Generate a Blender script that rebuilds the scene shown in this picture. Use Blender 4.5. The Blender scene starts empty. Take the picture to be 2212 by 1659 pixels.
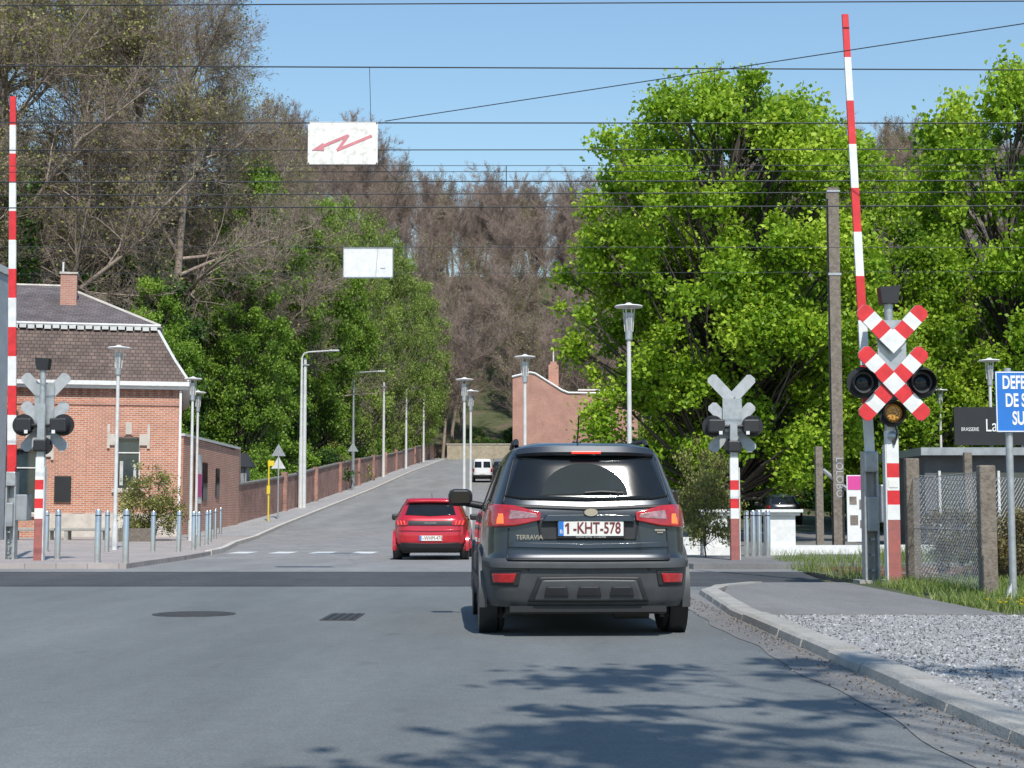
import bpy, math, random
import numpy as np
from mathutils import Vector
random.seed(7)
D=bpy.data; SC=bpy.context.scene; COL=SC.collection
rad=math.radians

# ------------------------------------------------------------------ materials
def newmat(name):
    m=D.materials.new(name); m.use_nodes=True
    nt=m.node_tree; nt.nodes.clear()
    o=nt.nodes.new('ShaderNodeOutputMaterial')
    return m,nt,o
def N(nt,t,**k):
    n=nt.nodes.new(t)
    for a,b in k.items(): setattr(n,a,b)
    return n
def c4(c): return (c[0],c[1],c[2],1)
def mat(name,col,rough=.6,metal=0,var=.12,scale=3.0,bump=0.0,bscale=40,col2=None,emit=0,coat=0,spec=.5,fine=0,detail=6,lo=.3,hi_=.7):
    m,nt,o=newmat(name); L=nt.links.new
    b=N(nt,'ShaderNodeBsdfPrincipled')
    b.inputs['Roughness'].default_value=rough; b.inputs['Metallic'].default_value=metal
    b.inputs['Coat Weight'].default_value=coat; b.inputs['Coat Roughness'].default_value=.05
    b.inputs['Specular IOR Level'].default_value=spec
    tc=N(nt,'ShaderNodeTexCoord')
    if col2 is None: col2=tuple(max(0,c*(1-var*2)) for c in col); hi=tuple(min(1,c*(1+var)) for c in col)
    else: hi=col
    n=N(nt,'ShaderNodeTexNoise'); n.inputs['Scale'].default_value=scale; n.inputs['Detail'].default_value=detail; n.inputs['Roughness'].default_value=.65
    L(tc.outputs['Object'],n.inputs['Vector'])
    r=N(nt,'ShaderNodeValToRGB'); r.color_ramp.elements[0].position=lo; r.color_ramp.elements[1].position=hi_
    r.color_ramp.elements[0].color=c4(col2); r.color_ramp.elements[1].color=c4(hi)
    L(n.outputs['Fac'],r.inputs['Fac'])
    src=r.outputs['Color']
    if fine>0:
        n3=N(nt,'ShaderNodeTexNoise'); n3.inputs['Scale'].default_value=bscale; n3.inputs['Detail'].default_value=4; n3.inputs['Roughness'].default_value=.8
        L(tc.outputs['Object'],n3.inputs['Vector'])
        mr=N(nt,'ShaderNodeMapRange'); mr.inputs['From Min'].default_value=.3; mr.inputs['From Max'].default_value=.7
        mr.inputs['To Min'].default_value=1-fine; mr.inputs['To Max'].default_value=1+fine
        L(n3.outputs['Fac'],mr.inputs['Value'])
        mx=N(nt,'ShaderNodeVectorMath',operation='SCALE'); L(src,mx.inputs[0]); L(mr.outputs['Result'],mx.inputs['Scale'])
        src=mx.outputs['Vector']
    L(src,b.inputs['Base Color'])
    if emit>0:
        b.inputs['Emission Color'].default_value=c4(col); b.inputs['Emission Strength'].default_value=emit
    if bump>0:
        n2=N(nt,'ShaderNodeTexNoise'); n2.inputs['Scale'].default_value=bscale; n2.inputs['Detail'].default_value=5
        L(tc.outputs['Object'],n2.inputs['Vector'])
        bp=N(nt,'ShaderNodeBump'); bp.inputs['Strength'].default_value=bump; bp.inputs['Distance'].default_value=.02
        L(n2.outputs['Fac'],bp.inputs['Height']); L(bp.outputs['Normal'],b.inputs['Normal'])
    L(b.outputs['BSDF'],o.inputs['Surface'])
    return m
def asphaltmat(name,a,b_,patch,rough=.85):
    m,nt,o=newmat(name); L=nt.links.new
    b=N(nt,'ShaderNodeBsdfPrincipled'); b.inputs['Roughness'].default_value=rough
    tc=N(nt,'ShaderNodeTexCoord')
    def noise(scale,det,rg,sx=1,sy=1):
        mp=N(nt,'ShaderNodeMapping'); mp.inputs['Scale'].default_value=(sx,sy,1); L(tc.outputs['Object'],mp.inputs['Vector'])
        n=N(nt,'ShaderNodeTexNoise'); n.inputs['Scale'].default_value=scale; n.inputs['Detail'].default_value=det; n.inputs['Roughness'].default_value=rg
        L(mp.outputs[0],n.inputs['Vector']); return n.outputs['Fac']
    r=N(nt,'ShaderNodeValToRGB'); r.color_ramp.elements[0].position=.35; r.color_ramp.elements[1].position=.65
    r.color_ramp.elements[0].color=c4(a); r.color_ramp.elements[1].color=c4(b_); L(noise(.35,8,.6,1.6,.35),r.inputs['Fac'])
    src=r.outputs['Color']
    def scale(src,fac,f0,f1,t0,t1):
        mr=N(nt,'ShaderNodeMapRange'); mr.inputs['From Min'].default_value=f0; mr.inputs['From Max'].default_value=f1; mr.inputs['To Min'].default_value=t0; mr.inputs['To Max'].default_value=t1
        L(fac,mr.inputs['Value']); mx=N(nt,'ShaderNodeVectorMath',operation='SCALE'); L(src,mx.inputs[0]); L(mr.outputs['Result'],mx.inputs['Scale']); return mx.outputs['Vector']
    src=scale(src,noise(1.1,6,.7,1,.25),.3,.7,.86,1.10)
    src=scale(src,noise(2.3,3,.5),.64,.74,1.0,patch)
    src=scale(src,noise(9,5,.7),.3,.7,.90,1.10)
    src=scale(src,noise(55,3,.8),.3,.7,.70,1.30)
    src=scale(src,noise(260,2,.8),.3,.7,.72,1.28)
    L(src,b.inputs['Base Color'])
    bp=N(nt,'ShaderNodeBump'); bp.inputs['Strength'].default_value=.35; bp.inputs['Distance'].default_value=.01
    L(noise(120,4,.7),bp.inputs['Height']); L(bp.outputs['Normal'],b.inputs['Normal'])
    L(b.outputs['BSDF'],o.inputs['Surface']); return m
def brickmat(name,c1,c2,mortar,bw=.22,bh=.075,mort=.012,rough=.85,off=.5,dirt=.25,usexy=False,bump=.4):
    m,nt,o=newmat(name); L=nt.links.new
    b=N(nt,'ShaderNodeBsdfPrincipled'); b.inputs['Roughness'].default_value=rough
    tc=N(nt,'ShaderNodeTexCoord')
    t=N(nt,'ShaderNodeTexBrick'); t.offset=off
    t.inputs['Scale'].default_value=1; t.inputs['Brick Width'].default_value=bw; t.inputs['Row Height'].default_value=bh
    t.inputs['Mortar Size'].default_value=mort; t.inputs['Color1'].default_value=c4(c1); t.inputs['Color2'].default_value=c4(c2); t.inputs['Mortar'].default_value=c4(mortar)
    v=tc.outputs['Object'] if usexy else tc.outputs['UV']
    L(v,t.inputs['Vector'])
    n=N(nt,'ShaderNodeTexNoise'); n.inputs['Scale'].default_value=.9; n.inputs['Detail'].default_value=8; n.inputs['Roughness'].default_value=.7
    L(tc.outputs['Object'],n.inputs['Vector'])
    mr=N(nt,'ShaderNodeMapRange'); mr.inputs['From Min'].default_value=.3; mr.inputs['From Max'].default_value=.7; mr.inputs['To Min'].default_value=1-dirt; mr.inputs['To Max'].default_value=1+dirt*.5
    L(n.outputs['Fac'],mr.inputs['Value'])
    mx=N(nt,'ShaderNodeVectorMath',operation='SCALE'); L(t.outputs['Color'],mx.inputs[0]); L(mr.outputs['Result'],mx.inputs['Scale'])
    L(mx.outputs['Vector'],b.inputs['Base Color'])
    bp=N(nt,'ShaderNodeBump',invert=True); bp.inputs['Strength'].default_value=bump; bp.inputs['Distance'].default_value=.01
    L(t.outputs['Fac'],bp.inputs['Height']); L(bp.outputs['Normal'],b.inputs['Normal'])
    L(b.outputs['BSDF'],o.inputs['Surface'])
    return m
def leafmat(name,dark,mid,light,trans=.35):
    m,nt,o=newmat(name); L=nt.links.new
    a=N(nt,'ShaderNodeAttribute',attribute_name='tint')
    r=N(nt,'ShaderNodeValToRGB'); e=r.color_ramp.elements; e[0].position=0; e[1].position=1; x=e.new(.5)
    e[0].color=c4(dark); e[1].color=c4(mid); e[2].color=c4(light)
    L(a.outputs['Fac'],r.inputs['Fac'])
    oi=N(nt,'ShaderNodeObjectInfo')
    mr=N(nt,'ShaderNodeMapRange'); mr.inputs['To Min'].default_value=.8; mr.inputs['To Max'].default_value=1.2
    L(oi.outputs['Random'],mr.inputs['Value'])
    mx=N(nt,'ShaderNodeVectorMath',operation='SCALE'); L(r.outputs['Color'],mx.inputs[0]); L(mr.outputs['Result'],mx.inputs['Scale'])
    d=N(nt,'ShaderNodeBsdfPrincipled'); d.inputs['Roughness'].default_value=.5; d.inputs['Specular IOR Level'].default_value=.3
    t=N(nt,'ShaderNodeBsdfTranslucent')
    L(mx.outputs['Vector'],d.inputs['Base Color']); L(mx.outputs['Vector'],t.inputs['Color'])
    s=N(nt,'ShaderNodeMixShader'); s.inputs['Fac'].default_value=trans
    L(d.outputs[0],s.inputs[1]); L(t.outputs[0],s.inputs[2]); L(s.outputs[0],o.inputs['Surface'])
    return m

M={}
M['white']=mat('white_paint',(.74,.74,.72),.5,var=.08,scale=6)
M['white2']=mat('white_paint_weathered',(.66,.66,.64),.6,col2=(.50,.50,.48),scale=5)
M['signwhite']=mat('sign_white_dirty',(.76,.75,.71),.55,col2=(.56,.53,.46),scale=7,lo=.34,hi_=.50,detail=10)
M['red']=mat('red_paint',(.66,.03,.035),.45,var=.12,scale=7)
M['redold']=mat('red_paint_faded',(.42,.12,.10),.7,col2=(.24,.10,.09),scale=9)
M['grey']=mat('grey_steel',(.33,.35,.36),.5,.3,var=.12,scale=5)
M['render']=mat('grey_render',(.36,.40,.43),.8,var=.08,scale=2)
M['darkrender']=mat('dark_render',(.10,.10,.105),.8,var=.12,scale=2)
M['galv']=mat('galvanised',(.45,.47,.48),.4,.5,var=.12,scale=9)
M['signback']=mat('sign_back_grey',(.42,.44,.45),.55,.1,var=.1,scale=7)
M['inox']=mat('stainless',(.6,.6,.6),.28,.85,var=.06,scale=9)
M['black']=mat('black_plastic',(.018,.018,.02),.5,var=.1)
M['rubber']=mat('rubber',(.022,.022,.023),.8,var=.2,scale=30)
M['concrete']=mat('concrete',(.40,.38,.345),.85,col2=(.27,.26,.235),scale=3,bump=.4,fine=.25,bscale=60)
M['oldpost']=mat('weathered_post',(.26,.22,.18),.9,col2=(.12,.10,.08),scale=12,bump=.6,bscale=30)
M['copingdark']=mat('weathered_coping',(.24,.22,.20),.9,col2=(.13,.12,.11),scale=2)
M['iron']=mat('cast_iron',(.07,.068,.066),.7,.3,col2=(.045,.043,.042),scale=20)
M['asphalt']=asphaltmat('asphalt',(.124,.134,.134),(.160,.170,.168),.80)
M['asphalt_dark']=asphaltmat('asphalt_dark',(.045,.047,.051),(.068,.070,.075),.8)
M['asphalt_old']=asphaltmat('asphalt_old',(.20,.197,.19),(.25,.245,.238),.85)
M['sidewalk']=asphaltmat('sidewalk_asphalt',(.165,.16,.155),(.21,.205,.195),.82)
M['cobble']=brickmat('cobbles',(.36,.345,.33),(.26,.25,.245),(.15,.145,.14),.22,.14,.018,.8,usexy=True,dirt=.25,bump=.8)
M['pavers']=brickmat('pavers',(.40,.345,.32),(.33,.295,.275),(.24,.21,.2),.6,.3,.012,.85,usexy=True,dirt=.2)
M['slabs']=brickmat('slabs',(.37,.36,.35),(.31,.305,.30),(.2,.19,.185),.5,.5,.012,.85,usexy=True,dirt=.2)
M['gravel']=mat('gravel',(.42,.415,.41),.9,col2=(.24,.235,.23),scale=14,bump=1.0,bscale=55,fine=.7)
M['stone_chip']=mat('stone_chips',(.46,.455,.45),.85,col2=(.20,.195,.19),scale=9,lo=.4,hi_=.6)
M['ballast']=mat('ballast',(.20,.17,.145),.95,col2=(.10,.085,.07),scale=12,bump=1,bscale=30,fine=.4)
M['rail']=mat('rail_steel',(.22,.13,.09),.6,.5,var=.15,scale=10)
M['railtop']=mat('rail_top',(.16,.16,.165),.4,.8,var=.1,scale=10)
M['brick']=brickmat('brick',(.56,.215,.12),(.42,.145,.085),(.54,.45,.38),dirt=.18)
M['brick2']=brickmat('brick_wall',(.44,.18,.115),(.30,.12,.085),(.36,.29,.25),dirt=.5)
M['brick3']=brickmat('brick_pink',(.50,.22,.155),(.42,.18,.125),(.45,.34,.29),dirt=.25)
M['tiles']=brickmat('roof_tiles',(.20,.14,.115),(.13,.09,.075),(.06,.05,.045),.2,.14,.015,dirt=.5)
M['slate']=brickmat('roof_slate',(.16,.13,.13),(.115,.10,.10),(.06,.05,.05),.25,.2,.012,dirt=.5)
M['stone']=mat('pale_stone',(.55,.50,.44),.85,var=.12,scale=3)
M['beige']=mat('beige_stone',(.42,.36,.26),.9,col2=(.28,.24,.17),scale=2)
M['glassdark']=mat('dark_glass',(.012,.015,.018),.06,var=.1,spec=.30)
M['winglass']=mat('window_glass',(.03,.05,.06),.08,var=.3,scale=1,spec=.8)
M['curtain']=mat('curtain',(.5,.5,.48),.9)
M['carpaint']=mat('car_paint_dark',(.034,.039,.046),.32,.45,var=.05,scale=2,coat=.8)
M['carplastic']=mat('car_plastic_grey',(.060,.063,.067),.5,var=.10,scale=8)
M['carplastic2']=mat('car_plastic_black',(.020,.020,.022),.55,var=.08,scale=8)
M['wiped']=mat('wiped_glass',(.034,.042,.044),.75,var=.1,scale=1,spec=.06)
M['redpaint']=mat('car_paint_red',(.50,.012,.024),.28,.2,var=.04,scale=2,coat=.9)
M['whitepaint']=mat('car_paint_white',(.72,.73,.74),.3,var=.03,coat=.7)
M['tail']=mat('tail_lens_red',(.42,.012,.014),.12,var=.2,scale=14,coat=1)
M['tailclear']=mat('tail_lens_clear',(.36,.20,.20),.18,var=.3,scale=25,coat=1)
M['brake']=mat('brake_lamp_lit',(1.0,.13,.03),.3,emit=1.4,var=.05)
M['brake2']=mat('stop_lamp_lit',(1.0,.05,.03),.3,emit=.4,var=.05)
M['amber']=mat('amber_lamp',(.62,.30,.05),.3,emit=.10,col2=(.08,.04,.01),scale=38,lo=.42,hi_=.55,detail=1)
M['chrome']=mat('chrome',(.6,.6,.62),.15,1,var=.03)
M['plate']=mat('plate_white',(.72,.71,.66),.5,var=.04)
M['platered']=mat('plate_text',(.16,.02,.025),.5,var=.05)
M['blue']=mat('blue_sign',(.02,.17,.55),.4,var=.05)
M['pink']=mat('poster_pink',(.62,.06,.28),.5,var=.05)
M['yellow']=mat('yellow_paint',(.72,.55,.03),.5,var=.08)
M['arrowred']=mat('faded_red_paint',(.60,.22,.24),.6,var=.1,scale=8)
M['wire']=mat('wire',(.06,.065,.07),.5,.5,var=.1)
M['bark']=mat('bark',(.12,.10,.085),.95,col2=(.055,.045,.04),scale=3)
M['barkgrey']=mat('bark_grey',(.40,.33,.31),.95,col2=(.26,.21,.20),scale=.6)
M['barkbeech']=mat('bark_beech',(.36,.275,.225),.95,col2=(.21,.16,.13),scale=.15)
M['barkbig']=mat('bark_mature',(.36,.29,.24),.95,col2=(.19,.15,.125),scale=1)
M['L_chest']=leafmat('chestnut_leaf',(.085,.175,.011),(.215,.355,.02),(.43,.55,.055),.42)
M['L_mid']=leafmat('spring_leaf',(.07,.15,.018),(.18,.31,.035),(.32,.46,.07),.42)
M['L_light']=leafmat('young_leaf',(.12,.18,.035),(.23,.32,.06),(.36,.46,.10),.42)
M['L_dark']=leafmat('ivy_leaf',(.025,.06,.014),(.055,.12,.022),(.11,.20,.04),.25)
M['L_olive']=leafmat('bud_leaf',(.13,.13,.04),(.25,.25,.075),(.40,.40,.13),.35)
M['L_shrub']=leafmat('shrub_leaf',(.12,.12,.03),(.22,.23,.06),(.36,.36,.12),.3)
M['L_brown']=leafmat('hedge_leaf',(.10,.07,.03),(.17,.13,.05),(.20,.20,.07),.2)
M['grass']=leafmat('grass_blade',(.08,.13,.025),(.16,.24,.04),(.34,.36,.14),.3)
M['flower']=mat('dandelion',(.75,.6,.02),.6)

def terrain_mat():
    m,nt,o=newmat('woodland_soil'); L=nt.links.new
    b=N(nt,'ShaderNodeBsdfPrincipled'); b.inputs['Roughness'].default_value=.95
    tc=N(nt,'ShaderNodeTexCoord')
    n=N(nt,'ShaderNodeTexNoise'); n.inputs['Scale'].default_value=.35; n.inputs['Detail'].default_value=10; n.inputs['Roughness'].default_value=.7
    L(tc.outputs['Object'],n.inputs['Vector'])
    r=N(nt,'ShaderNodeValToRGB'); e=r.color_ramp.elements
    e[0].position=.35; e[0].color=(.05,.065,.022,1); e[1].position=.62; e[1].color=(.12,.09,.065,1)
    x=e.new(.5); x.color=(.075,.085,.035,1)
    L(n.outputs['Fac'],r.inputs['Fac']); L(r.outputs['Color'],b.inputs['Base Color']); L(b.outputs[0],o.inputs['Surface'])
    return m
M['terrain']=terrain_mat()

# ------------------------------------------------------------------ mesh helpers
def root(name,loc=(0,0,0),rz=0):
    e=D.objects.new(name,None); e.empty_display_size=.3; e.location=loc; e.rotation_euler=(0,0,rz); COL.objects.link(e); return e
def mk(name,verts,faces,m,parent=None,smooth=False,uv=True,bevel=0,loc=None,rot=None,mats=None,fm=None):
    me=D.meshes.new(name); me.from_pydata([tuple(v) for v in verts],[],faces); me.update()
    if mats:
        for q in mats: me.materials.append(q)
        if fm is not None: me.polygons.foreach_set('material_index',fm)
    else: me.materials.append(m)
    if uv and len(faces)<20000:
        ul=me.uv_layers.new(name='UVMap')
        for p in me.polygons:
            n=p.normal; ax=max(range(3),key=lambda i:abs(n[i]))
            for li in p.loop_indices:
                co=me.vertices[me.loops[li].vertex_index].co
                if ax==0: ul.data[li].uv=(co.y,co.z)
                elif ax==1: ul.data[li].uv=(co.x,co.z)
                else: ul.data[li].uv=(co.x,co.y)
    if smooth:
        me.polygons.foreach_set('use_smooth',[True]*len(me.polygons)); me.set_sharp_from_angle(angle=rad(40))
    o=D.objects.new(name,me); COL.objects.link(o)
    if parent: o.parent=parent
    if loc: o.location=loc
    if rot: o.rotation_euler=rot
    if bevel>0:
        b=o.modifiers.new('bevel','BEVEL'); b.width=bevel; b.segments=2; b.limit_method='ANGLE'
    return o
BF=[(0,3,2,1),(4,5,6,7),(0,1,5,4),(1,2,6,5),(2,3,7,6),(3,0,4,7)]
def boxv(c,s):
    x,y,z=c; a,b,h=s[0]/2,s[1]/2,s[2]/2
    return [(x-a,y-b,z-h),(x+a,y-b,z-h),(x+a,y+b,z-h),(x-a,y+b,z-h),(x-a,y-b,z+h),(x+a,y-b,z+h),(x+a,y+b,z+h),(x-a,y+b,z+h)]
def box(name,c,s,m,parent=None,bevel=0,rot=None):
    if rot: return mk(name,boxv((0,0,0),s),BF,m,parent,bevel=bevel,loc=c,rot=rot)
    return mk(name,boxv(c,s),BF,m,parent,bevel=bevel)
def multibox(name,lst,m,parent=None,bevel=0):
    v=[];f=[]
    for c,s in lst:
        k=len(v); v+=boxv(c,s); f+=[tuple(i+k for i in q) for q in BF]
    return mk(name,v,f,m,parent,bevel=bevel)
def cyl(name,p0,p1,r,m,parent=None,r2=None,n=14):
    return lathe(name,p0,p1,[(0,r),(1,r if r2 is None else r2)],m,parent,n,cap=True)
def lathe(name,p0,p1,prof,m,parent=None,n=20,cap=True):
    p0=Vector(p0);p1=Vector(p1);d=p1-p0; u=d.normalized()
    a=Vector((1,0,0)) if abs(u.x)<.9 else Vector((0,1,0))
    e1=u.cross(a).normalized(); e2=u.cross(e1)
    v=[];f=[]
    for t,r in prof:
        for i in range(n):
            an=2*math.pi*i/n; v.append(p0+d*t+e1*(math.cos(an)*r)+e2*(math.sin(an)*r))
    for k in range(len(prof)-1):
        for i in range(n):
            j=(i+1)%n; f.append((k*n+i,k*n+j,(k+1)*n+j,(k+1)*n+i))
    if cap:
        f.append(tuple(range(n))[::-1]); f.append(tuple((len(prof)-1)*n+i for i in range(n)))
    return mk(name,v,f,m,parent,smooth=True)
def prism_xz(name,pts,y0,y1,m,parent=None,bevel=0):
    n=len(pts); v=[(p[0],y0,p[1]) for p in pts]+[(p[0],y1,p[1]) for p in pts]
    f=[tuple(range(n)),tuple(range(2*n-1,n-1,-1))]+[(i,i+n,(i+1)%n+n,(i+1)%n) for i in range(n)]
    o=mk(name,v,f,m,parent,bevel=bevel); return o
def text(name,s,size,loc,m,parent=None,sx=1,rot=(math.pi/2,0,0),align='CENTER',ext=.001,bold=0):
    c=D.curves.new(name,'FONT'); c.body=s; c.size=size; c.align_x=align; c.align_y='CENTER'; c.extrude=ext; c.offset=bold
    c.materials.append(m); o=D.objects.new(name,c); COL.objects.link(o); o.location=loc; o.rotation_euler=rot; o.scale=(sx,1,1)
    if parent: o.parent=parent
    return o
def tubes_np(segs,sides):
    segs=np.asarray(segs); p0=segs[:,0:3];p1=segs[:,3:6];r0=segs[:,6];r1=segs[:,7]
    d=p1-p0; d/= (np.linalg.norm(d,axis=1,keepdims=True)+1e-9)
    a=np.where(np.abs(d[:,[2]])<.9,np.array([[0,0,1.]]),np.array([[1.,0,0]]))
    e1=np.cross(d,a); e1/=np.linalg.norm(e1,axis=1,keepdims=True); e2=np.cross(d,e1)
    an=np.arange(sides)*2*math.pi/sides
    ring=np.cos(an)[None,:,None]*e1[:,None,:]+np.sin(an)[None,:,None]*e2[:,None,:]
    A=p0[:,None,:]+ring*r0[:,None,None]; B=p1[:,None,:]+ring*r1[:,None,None]
    V=np.concatenate([A,B],axis=1).reshape(-1,3)
    n=len(segs); base=(np.arange(n)*2*sides)[:,None]; i=np.arange(sides)[None,:]; j=(i+1)%sides
    F=np.stack([base+i,base+j,base+sides+j,base+sides+i],axis=2).reshape(-1,4)
    return V,F
def quads_np(P,size,rng,upbias=.3,aspect=.7):
    n=len(P); nr=rng.normal(size=(n,3)); nr[:,2]+=upbias; nr/=np.linalg.norm(nr,axis=1,keepdims=True)
    t=rng.normal(size=(n,3)); t-=nr*(t*nr).sum(1,keepdims=True); t/=np.linalg.norm(t,axis=1,keepdims=True); b=np.cross(nr,t)
    s=(size*rng.uniform(.6,1.3,n))[:,None]
    V=np.stack([P-t*s*.5,P+b*s*.5*aspect-t*s*.05,P+t*s*.5,P-b*s*.5*aspect-t*s*.05],axis=1).reshape(-1,3)
    F=np.arange(4*n).reshape(-1,4); return V,F
def fastmesh(name,parts,mats):
    V=[];F=[];mi=[];ti=[];k=0
    for v,f,mm,t in parts:
        V.append(v);F.append(f+k);k+=len(v);mi.append(np.full(len(f),mm,dtype=np.int32)); ti.append(np.full(len(f),.5) if t is None else t)
    V=np.concatenate(V);F=np.concatenate(F).astype(np.int32);mi=np.concatenate(mi);ti=np.concatenate(ti).astype(np.float32)
    me=D.meshes.new(name); me.vertices.add(len(V)); me.vertices.foreach_set('co',V.astype(np.float32).ravel())
    me.loops.add(F.size); me.loops.foreach_set('vertex_index',F.ravel()); me.polygons.add(len(F))
    me.polygons.foreach_set('loop_start',np.arange(0,F.size,4,dtype=np.int32)); me.polygons.foreach_set('loop_total',np.full(len(F),4,dtype=np.int32))
    for q in mats: me.materials.append(q)
    me.polygons.foreach_set('material_index',mi)
    at=me.attributes.new('tint','FLOAT','FACE'); at.data.foreach_set('value',ti)
    me.update(calc_edges=True); return me
def place(name,me,loc,rz=0,s=1,parent=None,sz=None):
    o=D.objects.new(name,me); COL.objects.link(o); o.location=loc; o.rotation_euler=(0,0,rz); o.scale=(s,s,sz if sz else s)
    if parent: o.parent=parent
    return o

# ------------------------------------------------------------------ terrain
ZY=[-300,45,58,70,88,114,127,153,208,235,260,2000]; ZZ=[0,0,.15,.5,1.35,2.9,3.7,5.3,8.6,9.8,10.2,10.2]
def zr(y): return float(np.interp(y,ZY,ZZ))
def ss(t): t=np.clip(t,0,1); return t*t*(3-2*t)
def terr(x,y):
    x=np.asarray(x,float);y=np.asarray(y,float)
    z=np.interp(y,ZY,ZZ)-.07
    z=z+ss((-14.2-x)/28)*ss((y-70)/45)*15
    z=z+ss((y-212)/120)*42
    z=z+ss((x-20)/60)*ss((y-70)/90)*12
    return z
xs=np.unique(np.concatenate([np.linspace(-900,-120,14),np.linspace(-120,-30,24),np.linspace(-30,30,41),np.linspace(30,120,24),np.linspace(120,900,14)]))
ys=np.unique(np.concatenate([np.linspace(-300,-20,8),np.linspace(-20,60,21),ZY[1:-1],np.linspace(60,400,90),np.linspace(400,2000,14)]))
XX,YY=np.meshgrid(xs,ys); ZZt=terr(XX,YY)
V=np.stack([XX,YY,ZZt],2).reshape(-1,3); nx=len(xs);ny=len(ys)
idx=np.arange(nx*ny).reshape(ny,nx); F=np.stack([idx[:-1,:-1],idx[:-1,1:],idx[1:,1:],idx[1:,:-1]],2).reshape(-1,4)
me=fastmesh('ground',[(V,F,0,None)],[M['terrain']]); me.polygons.foreach_set('use_smooth',[True]*len(F)); place('ground',me,(0,0,0))

def strip(name,Y0,Y1,xl,xr,zo,m,skirt=0,step=2.0):
    Y=sorted(set([Y0,Y1]+[y for y in ZY if Y0<y<Y1]+list(np.arange(Y0,Y1,step))))
    v=[];f=[]
    for y in Y:
        a=xl(y) if callable(xl) else xl; b=xr(y) if callable(xr) else xr
        z=zr(y)+zo; v+=[(a,y,z),(b,y,z)]
    n=len(Y)
    for i in range(n-1): f.append((2*i,2*i+1,2*i+3,2*i+2))
    if skirt:
        k=len(v); v+=[(x,y,z-skirt) for x,y,z in v]
        for i in range(n-1):
            f.append((2*i,2*i+2,k+2*i+2,k+2*i)); f.append((2*i+1,k+2*i+1,k+2*i+3,2*i+3))
        f.append((0,k,k+1,1)); e=2*(n-1); f.append((e,e+1,k+e+1,k+e))
    return mk(name,v,f,m)
XLp=[(27,-7.3),(36,-7.5),(42,-7.9),(50,-8.9),(60,-9.7),(70,-10.4),(88,-10.7),(114,-10.3),(153,-10),(208,-9),(240,-8)]
XRp=[(27,4.4),(30,3.2),(33,2.2),(44,0),(52,-1.9),(58,-1.9),(127,-1.0),(208,-2.5),(240,-3)]
XL=lambda y: float(np.interp(y,*zip(*XLp))); XR=lambda y: float(np.interp(y,*zip(*XRp)))
XW=lambda y: float(np.interp(y,[58,70,88,114,153,208,240],[-12.6,-12.6,-12.35,-12.0,-11.8,-11,-10.3]))
KR=lambda y: float(np.interp(y,[-60,16,20,21.3,22],[2.2,2.2,2.4,2.75,3.3]))
strip('road',-60,22.2,-16,lambda y:KR(y)+.02,0,M['asphalt'])
strip('level_crossing_deck',22.2,27.8,-16,lambda y: 4.6+(y-22)*.1,.006,M['asphalt_dark'])
strip('road',27.8,36.5,-16,7,0,M['asphalt_old'])
strip('road',36.5,66,lambda y:XL(y)-.3,lambda y:XR(y)+.3,0,M['cobble'])
strip('road',66,240,lambda y:XL(y)-.1,lambda y:XR(y)+.1,0,M['asphalt_old'])
strip('pavement',29.6,58,-34,XL,.10,M['pavers'],skirt=.15)
strip('pavement',58,236,XW,lambda y:XL(y)-.15,.12,M['slabs'],skirt=.18)
strip('kerb',40,236,lambda y:XL(y)-.15,lambda y:XL(y)+.02,.125,M['stone'],skirt=.2)
strip('pavement',29.4,62,XR,24,.10,M['sidewalk'],skirt=.15)
strip('pavement',62,236,XR,lambda y:XR(y)+2.2,.12,M['sidewalk'],skirt=.18)
strip('pavement',15.0,22.15,lambda y:KR(y)+.24,4.75,.06,M['sidewalk'],skirt=.12)
strip('gravel_verge',-40,15.0,lambda y:KR(y)+.24,30,.05,M['gravel'],skirt=.12)
strip('grass_verge',15.0,22.4,4.75,40,.045,M['terrain'],skirt=.12)
strip('gutter',-40,21,lambda y:KR(y)-.34+.03*math.sin(y*1.7)+.015*math.sin(y*4.3),lambda y:KR(y)-.0,.004,M['sidewalk'],step=.25)
lst=[];v=[];f=[]
y=3.0
while y<21.8:
    y2=y+.985; a0,a1=KR(y),KR(y2); k=len(v)
    hz=.075+random.uniform(-.008,.008); jx=random.uniform(-.008,.008)
    for (yy,a) in ((y,a0+jx),(y2,a1+jx)):
        v+=[(a,yy,-.05),(a+.03,yy,hz-.02),(a+.07,yy,hz),(a+.25,yy,hz),(a+.25,yy,-.05)]
    for i in range(4): f.append((k+i,k+i+5,k+i+6,k+i+1))
    f.append((k,k+1,k+2,k+3,k+4)); f.append((k+9,k+8,k+7,k+6,k+5))
    y+=1.0
mk('kerb',v,f,M['concrete'])
strip('railway_ballast',22.4,28.9,5.3,160,.02,M['ballast'],skirt=.1)
strip('railway_ballast',22.4,28.9,-160,-16.1,.02,M['ballast'],skirt=.1)
rt=root('railway_track')
for yy in (22.9,24.4,26.2,27.7):
    box('rail',(83,yy,.04),(155,.07,.11),M['rail'],rt); box('rail',(-88,yy,.04),(143.8,.07,.11),M['rail'],rt)
    box('flush_rail',(-5.5,yy,.005),(21,.065,.014),M['railtop'],rt); box('flangeway',(-5.5,yy+.07,.005),(21,.06,.006),M['black'],rt)
sl=[]
for s in (-1,1):
    for i in range(90):
        for yc in (23.65,26.95): sl.append(((s*(17.0 if s<0 else 5.9)+s*i*.6,yc,.03),(.25,2.5,.06)))
multibox('sleepers',sl,M['oldpost'],rt)
z=root('road_marking')
for a,b in ((508,552),(595,640),(680,725),(767,814)):
    x0=(a-1106)*.01285;x1=(b-1106)*.01285
    mk('dash',[(x0,41.6,.0045),(x1,41.6,.0045),(x1,43.6,.0045),(x0,43.6,.0045)],[(0,1,2,3)],M['white'],z)
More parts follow.
